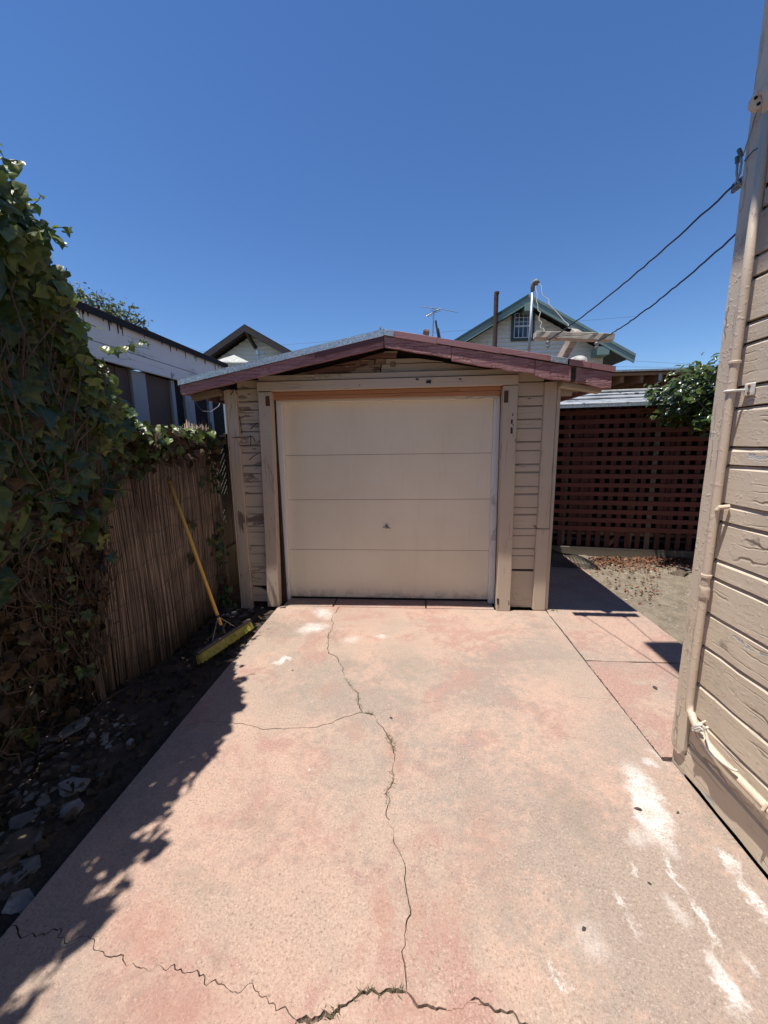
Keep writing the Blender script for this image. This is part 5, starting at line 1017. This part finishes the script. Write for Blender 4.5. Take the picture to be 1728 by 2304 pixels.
# ================================================================== RUBBLE, STONES, LITTER
M_rub = m_simple('broken_concrete', (.20, .18, .155), .95, .45, 9, 50, .9, rnd=.5); M_rubw = m_simple('pale_stone', (.31, .285, .25), .95, .35, 9, 50, .8, rnd=.3); M_rubb = m_simple('brown_stone', (.12, .09, .065), .95, .4, 9, 50, .8, rnd=.4)
def stone_mesh(seed, mat):
    r = np.random.default_rng(seed); n = int(r.integers(5, 8)); an = np.sort(r.uniform(0, 6.28, n)+np.arange(n)*0); an = np.linspace(0, 6.28, n, endpoint=False)+r.normal(0, .22, n); rad = r.uniform(.62, 1.05, n); el_ = r.uniform(.55, .85)
    bm = bmesh.new(); lo = [bm.verts.new((rad[i]*math.cos(an[i])*1.06, rad[i]*math.sin(an[i])*el_*1.06, -.10)) for i in range(n)]; mi = [bm.verts.new((rad[i]*math.cos(an[i])*1.04, rad[i]*math.sin(an[i])*el_*1.04, .22+r.normal(0, .05))) for i in range(n)]
    tl = r.normal(0, .10, 2); tp = [bm.verts.new((rad[i]*.86*math.cos(an[i]), rad[i]*.86*math.sin(an[i])*el_, .36+tl[0]*math.cos(an[i])+tl[1]*math.sin(an[i])+r.normal(0, .03))) for i in range(n)]
    for A, B in ((lo, mi), (mi, tp)):
        for i in range(n): bm.faces.new((A[i], A[(i+1) % n], B[(i+1) % n], B[i]))
    c = bm.verts.new((r.normal(0, .1), r.normal(0, .1), .40+r.normal(0, .04)))
    for i in range(n): bm.faces.new((tp[i], tp[(i+1) % n], c))
    bm.faces.new(lo[::-1]); bmesh.ops.triangulate(bm, faces=bm.faces); bmesh.ops.subdivide_edges(bm, edges=bm.edges, cuts=2, use_grid_fill=True, fractal=.55, along_normal=.5, seed=seed); bmesh.ops.recalc_face_normals(bm, faces=bm.faces); me = bpy.data.meshes.new('stone'); bm.to_mesh(me); bm.free(); me.materials.append(mat); return me
SM = [stone_mesh(100+i, [M_rub, M_rub, M_rubw, M_rubb][i % 4]) for i in range(20)]; rs = np.random.default_rng(31); placed = []
def stone(x, y, s, z=None, k=None, flat=1.0, tilt=.12):
    zz = (zsoil(x, y) if z is None else z); o = link('rubble_stone', SM[k if k is not None else int(rs.integers(0, 20))], (x, y, zz), None, (rs.normal(0, tilt), rs.normal(0, tilt), rs.uniform(0, 6.28)), (s, s, s*flat)); return o
def rub(o, s):
    cn = {'broken_concrete': 'grey', 'pale_stone': 'pale', 'brown_stone': 'brown'}[o.data.materials[0].name]
    sz = 'large flat' if s > .095 else 'hand sized' if s > .05 else 'fist sized' if s > .03 else 'small'
    tag(o, '%s %s rubble stone on the dark soil between ivy and driveway' % (sz, cn), 'rubble', '%s %s rubble beside the driveway' % (sz, cn))
def near(x, y, s): return any((x-a)**2+(y-b)**2 < ((s+c)*.72)**2 for a, b, c in placed)
for (xx, yy), s in (((400, 900), .12), ((390, 1020), .085), ((765, 710), .05), ((630, 690), .055), ((910, 540), .032), ((1055, 395), .028), ((250, 640), .06), ((400, 580), .13), ((80, 1240), .14), ((130, 1080), .10), ((175, 1190), .07), ((235, 985), .06), ((150, 760), .05), ((540, 840), .05), ((125, 1340), .09), ((490, 770), .06), ((70, 1440), .08), ((40, 1310), .08), ((715, 650), .045), ((430, 670), .06), ((90, 1520), .09), ((20, 1420), .08), ((330, 790), .07), ((270, 930), .05), ((300, 500), .05), ((500, 640), .06), ((640, 600), .035)):
    p = gz(*zb(xx, yy), z=-.02); placed.append((p[0], p[1], s*.8)); s *= .78; rub(stone(p[0], p[1], s, flat=.5), s)
t_ = 0
while t_ < 720:
    x = rs.uniform(-2.12, -1.62); y = rs.uniform(.7, 2.05); s = .010+.036*rs.random()**1.8
    if x > -1.5-.22*(y-.6)/1.4 and y > 1.2: t_ += 1; continue
    if near(x, y, s*.8): t_ += 1; continue
    placed.append((x, y, s*.8)); rub(stone(x, y, s, flat=.7), s); t_ += 1
for (xx, yy), s in (((1255, 1040), .06), ((1310, 1075), .085), ((1345, 1095), .055), ((1400, 1120), .06), ((1290, 1110), .05), ((1240, 1090), .05), ((1440, 1140), .03), ((1500, 1020), .04), ((1360, 1150), .05)):
    p = gz(*zl(xx, yy), z=-.02); tag(stone(min(-1.45, p[0]), min(p[1], 3.58), s, flat=.75), '%s stone in the heap at the garage corner foot' % ('bigger angular' if s > .055 else 'smaller angular'), 'stone', '%s stones heaped at the garage corner' % ('bigger' if s > .055 else 'smaller'))
p = gz(*zl(1540, 1187)); tag(stone(p[0], p[1], .022, z=.0, k=2, flat=.5, tilt=.02), 'small pale stone chip beside the broom on the driveway', 'stone')
p = gz(*z5(1262, 1700)); tag(stone(p[0], p[1], .13, z=-.005, k=3, flat=.8), 'reddish brown rock half sunk in the dry yard', 'rock')
pe = MB()
def pebble(m, x, y, z, s, r):
    v = [(x+s*r.uniform(.6, 1), y, z), (x, y+s*r.uniform(.6, 1), z), (x-s*r.uniform(.6, 1), y, z), (x, y-s*r.uniform(.6, 1), z), (x+r.normal(0, s*.2), y+r.normal(0, s*.2), z+s*r.uniform(.4, .8))]; m.add(v, [(0, 1, 4), (1, 2, 4), (2, 3, 4), (3, 0, 4)])
for i in range(3800):
    x = rs.uniform(2.18, 4.4); y = rs.uniform(2.0, 5.3); pebble(pe, x, y, -.006+wav(x, y, 5, .012, 3), rs.uniform(.004, .014)*(1.9 if rs.random() < .08 else 1), rs)
tag(pe.build('yard_pebbles', m_simple('pale_pebbles', (.34, .31, .26), .9, .5, 60)), 'pale pebbles scattered over the dry yard', 'pebbles', kind='stuff')
pe = MB()
for i in range(900): x = rs.uniform(-2.1, -1.41); y = rs.uniform(.5, 3.6); pebble(pe, x, y, zsoil(x, y)-.001, rs.uniform(.003, .011), rs)
for i in range(260):
    x = -1.40+abs(rs.normal(0, .05)); y = rs.uniform(2.6, 3.64); pebble(pe, x, y, .0, rs.uniform(.002, .006), rs)
tag(pe.build('soil_crumbs', m_simple('soil_crumbs', (.085, .07, .055), .95, .5, 60)), 'soil crumbs and grit along the dark planting strip', 'grit', kind='stuff')
# dead leaves
M_lit = m_leaf('rust_leaf_litter', [(.16, .055, .028), (.22, .085, .04), (.10, .042, .025), (.25, .14, .075)], .8, .1, False); lt = [leaf_mesh('leaf', [(x*1.3, y) for x, y in OVAL], M_lit, .5, .5, .3), leaf_mesh('leaf', OVAL, M_lit, -.4, .7, .2)]; li = []
for i in range(1500):
    p = gz(*z5(rs.uniform(580, 1340), 1575+55*rs.random()+rs.normal(0, 25))); 
    if rs.random() < .25: p = gz(*z5(rs.uniform(600, 1100), 1590+330*rs.random()**2))
    if p[0] < 2.2: continue
    y = min(5.40, p[1]); li.append((int(rs.integers(0, 2)), (p[0], y, .012+rs.uniform(0, .02)), rotm(rs.normal(0, .5, 3)+np.array([0, 0, 1]), rs.normal(0, 1, 3)), rs.uniform(.02, .05)))
tag(bake('leaf_litter', li, lt, None), 'rust brown fallen leaves strewn along the lattice sill', 'leaves', kind='stuff')
li = []
for i in range(420): x = rs.uniform(-2.1, -1.5); y = rs.uniform(.8, 3.5); li.append((int(rs.integers(9, 13)), (x, y, zsoil(x, y)+.008), rotm(rs.normal(0, .4, 3)+np.array([0, 0, 1]), rs.normal(0, 1, 3)), rs.uniform(.03, .06)))
tag(bake('leaf_litter', li, iv_meshes, None), 'dead ivy leaves scattered on the dark soil strip', 'leaves', kind='stuff')
M_dl = m_leaf('driveway_leaf', [(.05, .045, .035), (.07, .05, .04)], .8, .05, False); dl = leaf_mesh('fallen_leaf', OVAL, M_dl, .35, .3)
for (f_, q, s, lb) in ((ze, (1015, 513), .034, 'dark curled leaf lying on the white paint stain'), (ze, (1202, 520), .018, 'small dark leaf beside the white paint stain'), (ze, (705, 1130), .022, 'dark leaf scrap on the pale grey smear'), (z8, (187, 675), .045, 'flat brown leaf on the red path slab'), (zc, (445, 440), .018, 'tiny dark seed beside the white crescent mark'), (zc, (1040, 732), .026, 'small dark leaf beside the crack crossing'), (ze, (1062, 897), .014, 'tiny leaf scrap between the white streaks')):
    p = gz(*f_(*q)); o = link('fallen_leaf', dl, (p[0], p[1], .006), None, (random.uniform(-.1, .1), random.uniform(-.1, .1), random.uniform(0, 6)), s); tag(o, lb, 'leaf')
# sprout at the garage corner, weed by the lattice
M_weed = m_leaf('weed_leaf', [(.08, .12, .03), (.12, .16, .05)], .5, .4, False); wl_ = leaf_mesh('leaf', OVAL, M_weed)
for f_, q, n, s, lb in ((z5, (320, 1965), 9, .035, 'tiny green sprout at the garage corner foot'), (z5, (770, 1558), 26, .07, 'pale green weed in front of the lattice sill')):
    p = gz(*f_(*q)); W_ = thing('weed', lb, 'weed', (p[0], p[1], 0)); it = []
    for k in range(n): a = rs.uniform(0, 6.28); link('leaf', wl_, (p[0]+rs.normal(0, s*.5), p[1]+rs.normal(0, s*.4), .004+rs.uniform(0, s*.4)), W_, rotm((math.cos(a)*.6, math.sin(a)*.6, .8), (math.cos(a), math.sin(a), .6)).to_euler(), s*rs.uniform(.6, 1.1))
# twigs on the soil
M_twig = m_simple('dry_twig', (.11, .08, .055), .9, .4)
for k, (a, b) in enumerate((((730, 1400), (890, 1300)), ((920, 1330), (1040, 1390)), ((1210, 1290), (1230, 1190)), ((350, 1640), (365, 1580)), ((560, 1630), (760, 1500)))):
    A, B = gz(*zl(*a), z=-.02), gz(*zl(*b), z=-.02); A[2] = zsoil(A[0], A[1])+.008; B[2] = zsoil(B[0], B[1])+.008
    mdl = (A+B)/2+np.array([.01, .02, .01]); tag(MB().tube([tuple(A), tuple(mdl), tuple(B)], [.005, .004, .003], 6).build('twig', M_twig), 'dry twig lying on the soil by the reed screen', 'twig', 'twigs on the soil strip')
# black plastic netting slumped behind the garage corner
M_net = m_simple('black_netting', (.012, .012, .013), .6, .3); nm_ = MB()
def netp(u, v):
    x = 1.36+.98*u; y = 4.90+.25*v+.10*math.sin(u*3); z = .015+(.42*(1-u)**1.1+.04*math.sin(u*9))*v**.7+.02*math.sin(v*7+u*5)*(1-u); return (x, y, max(.012, z))
for i in range(27):
    nm_.tube([netp(i/26, v) for v in np.linspace(0, 1, 9)], .0032, 4, False)
for j in range(17): nm_.tube([netp(u, j/16) for u in np.linspace(0, 1, 18)], .0032, 4, False)
for k in range(3): nm_.tube([netp(u, 1.0) for u in np.linspace(0, 1, 18)], .006, 5)
NE = thing('plastic_netting', 'slumped roll of black plastic netting behind the garage corner', 'netting', (1.7, 4.9, 0)); o = nm_.build('mesh', M_net, NE); o['kind'] = 'stuff'
MB().tube([(1.34, 4.95, .02), (1.45, 5.0, .16), (1.40, 5.3, .20)], .10, 10).build('roll', M_net, NE, smooth=True)
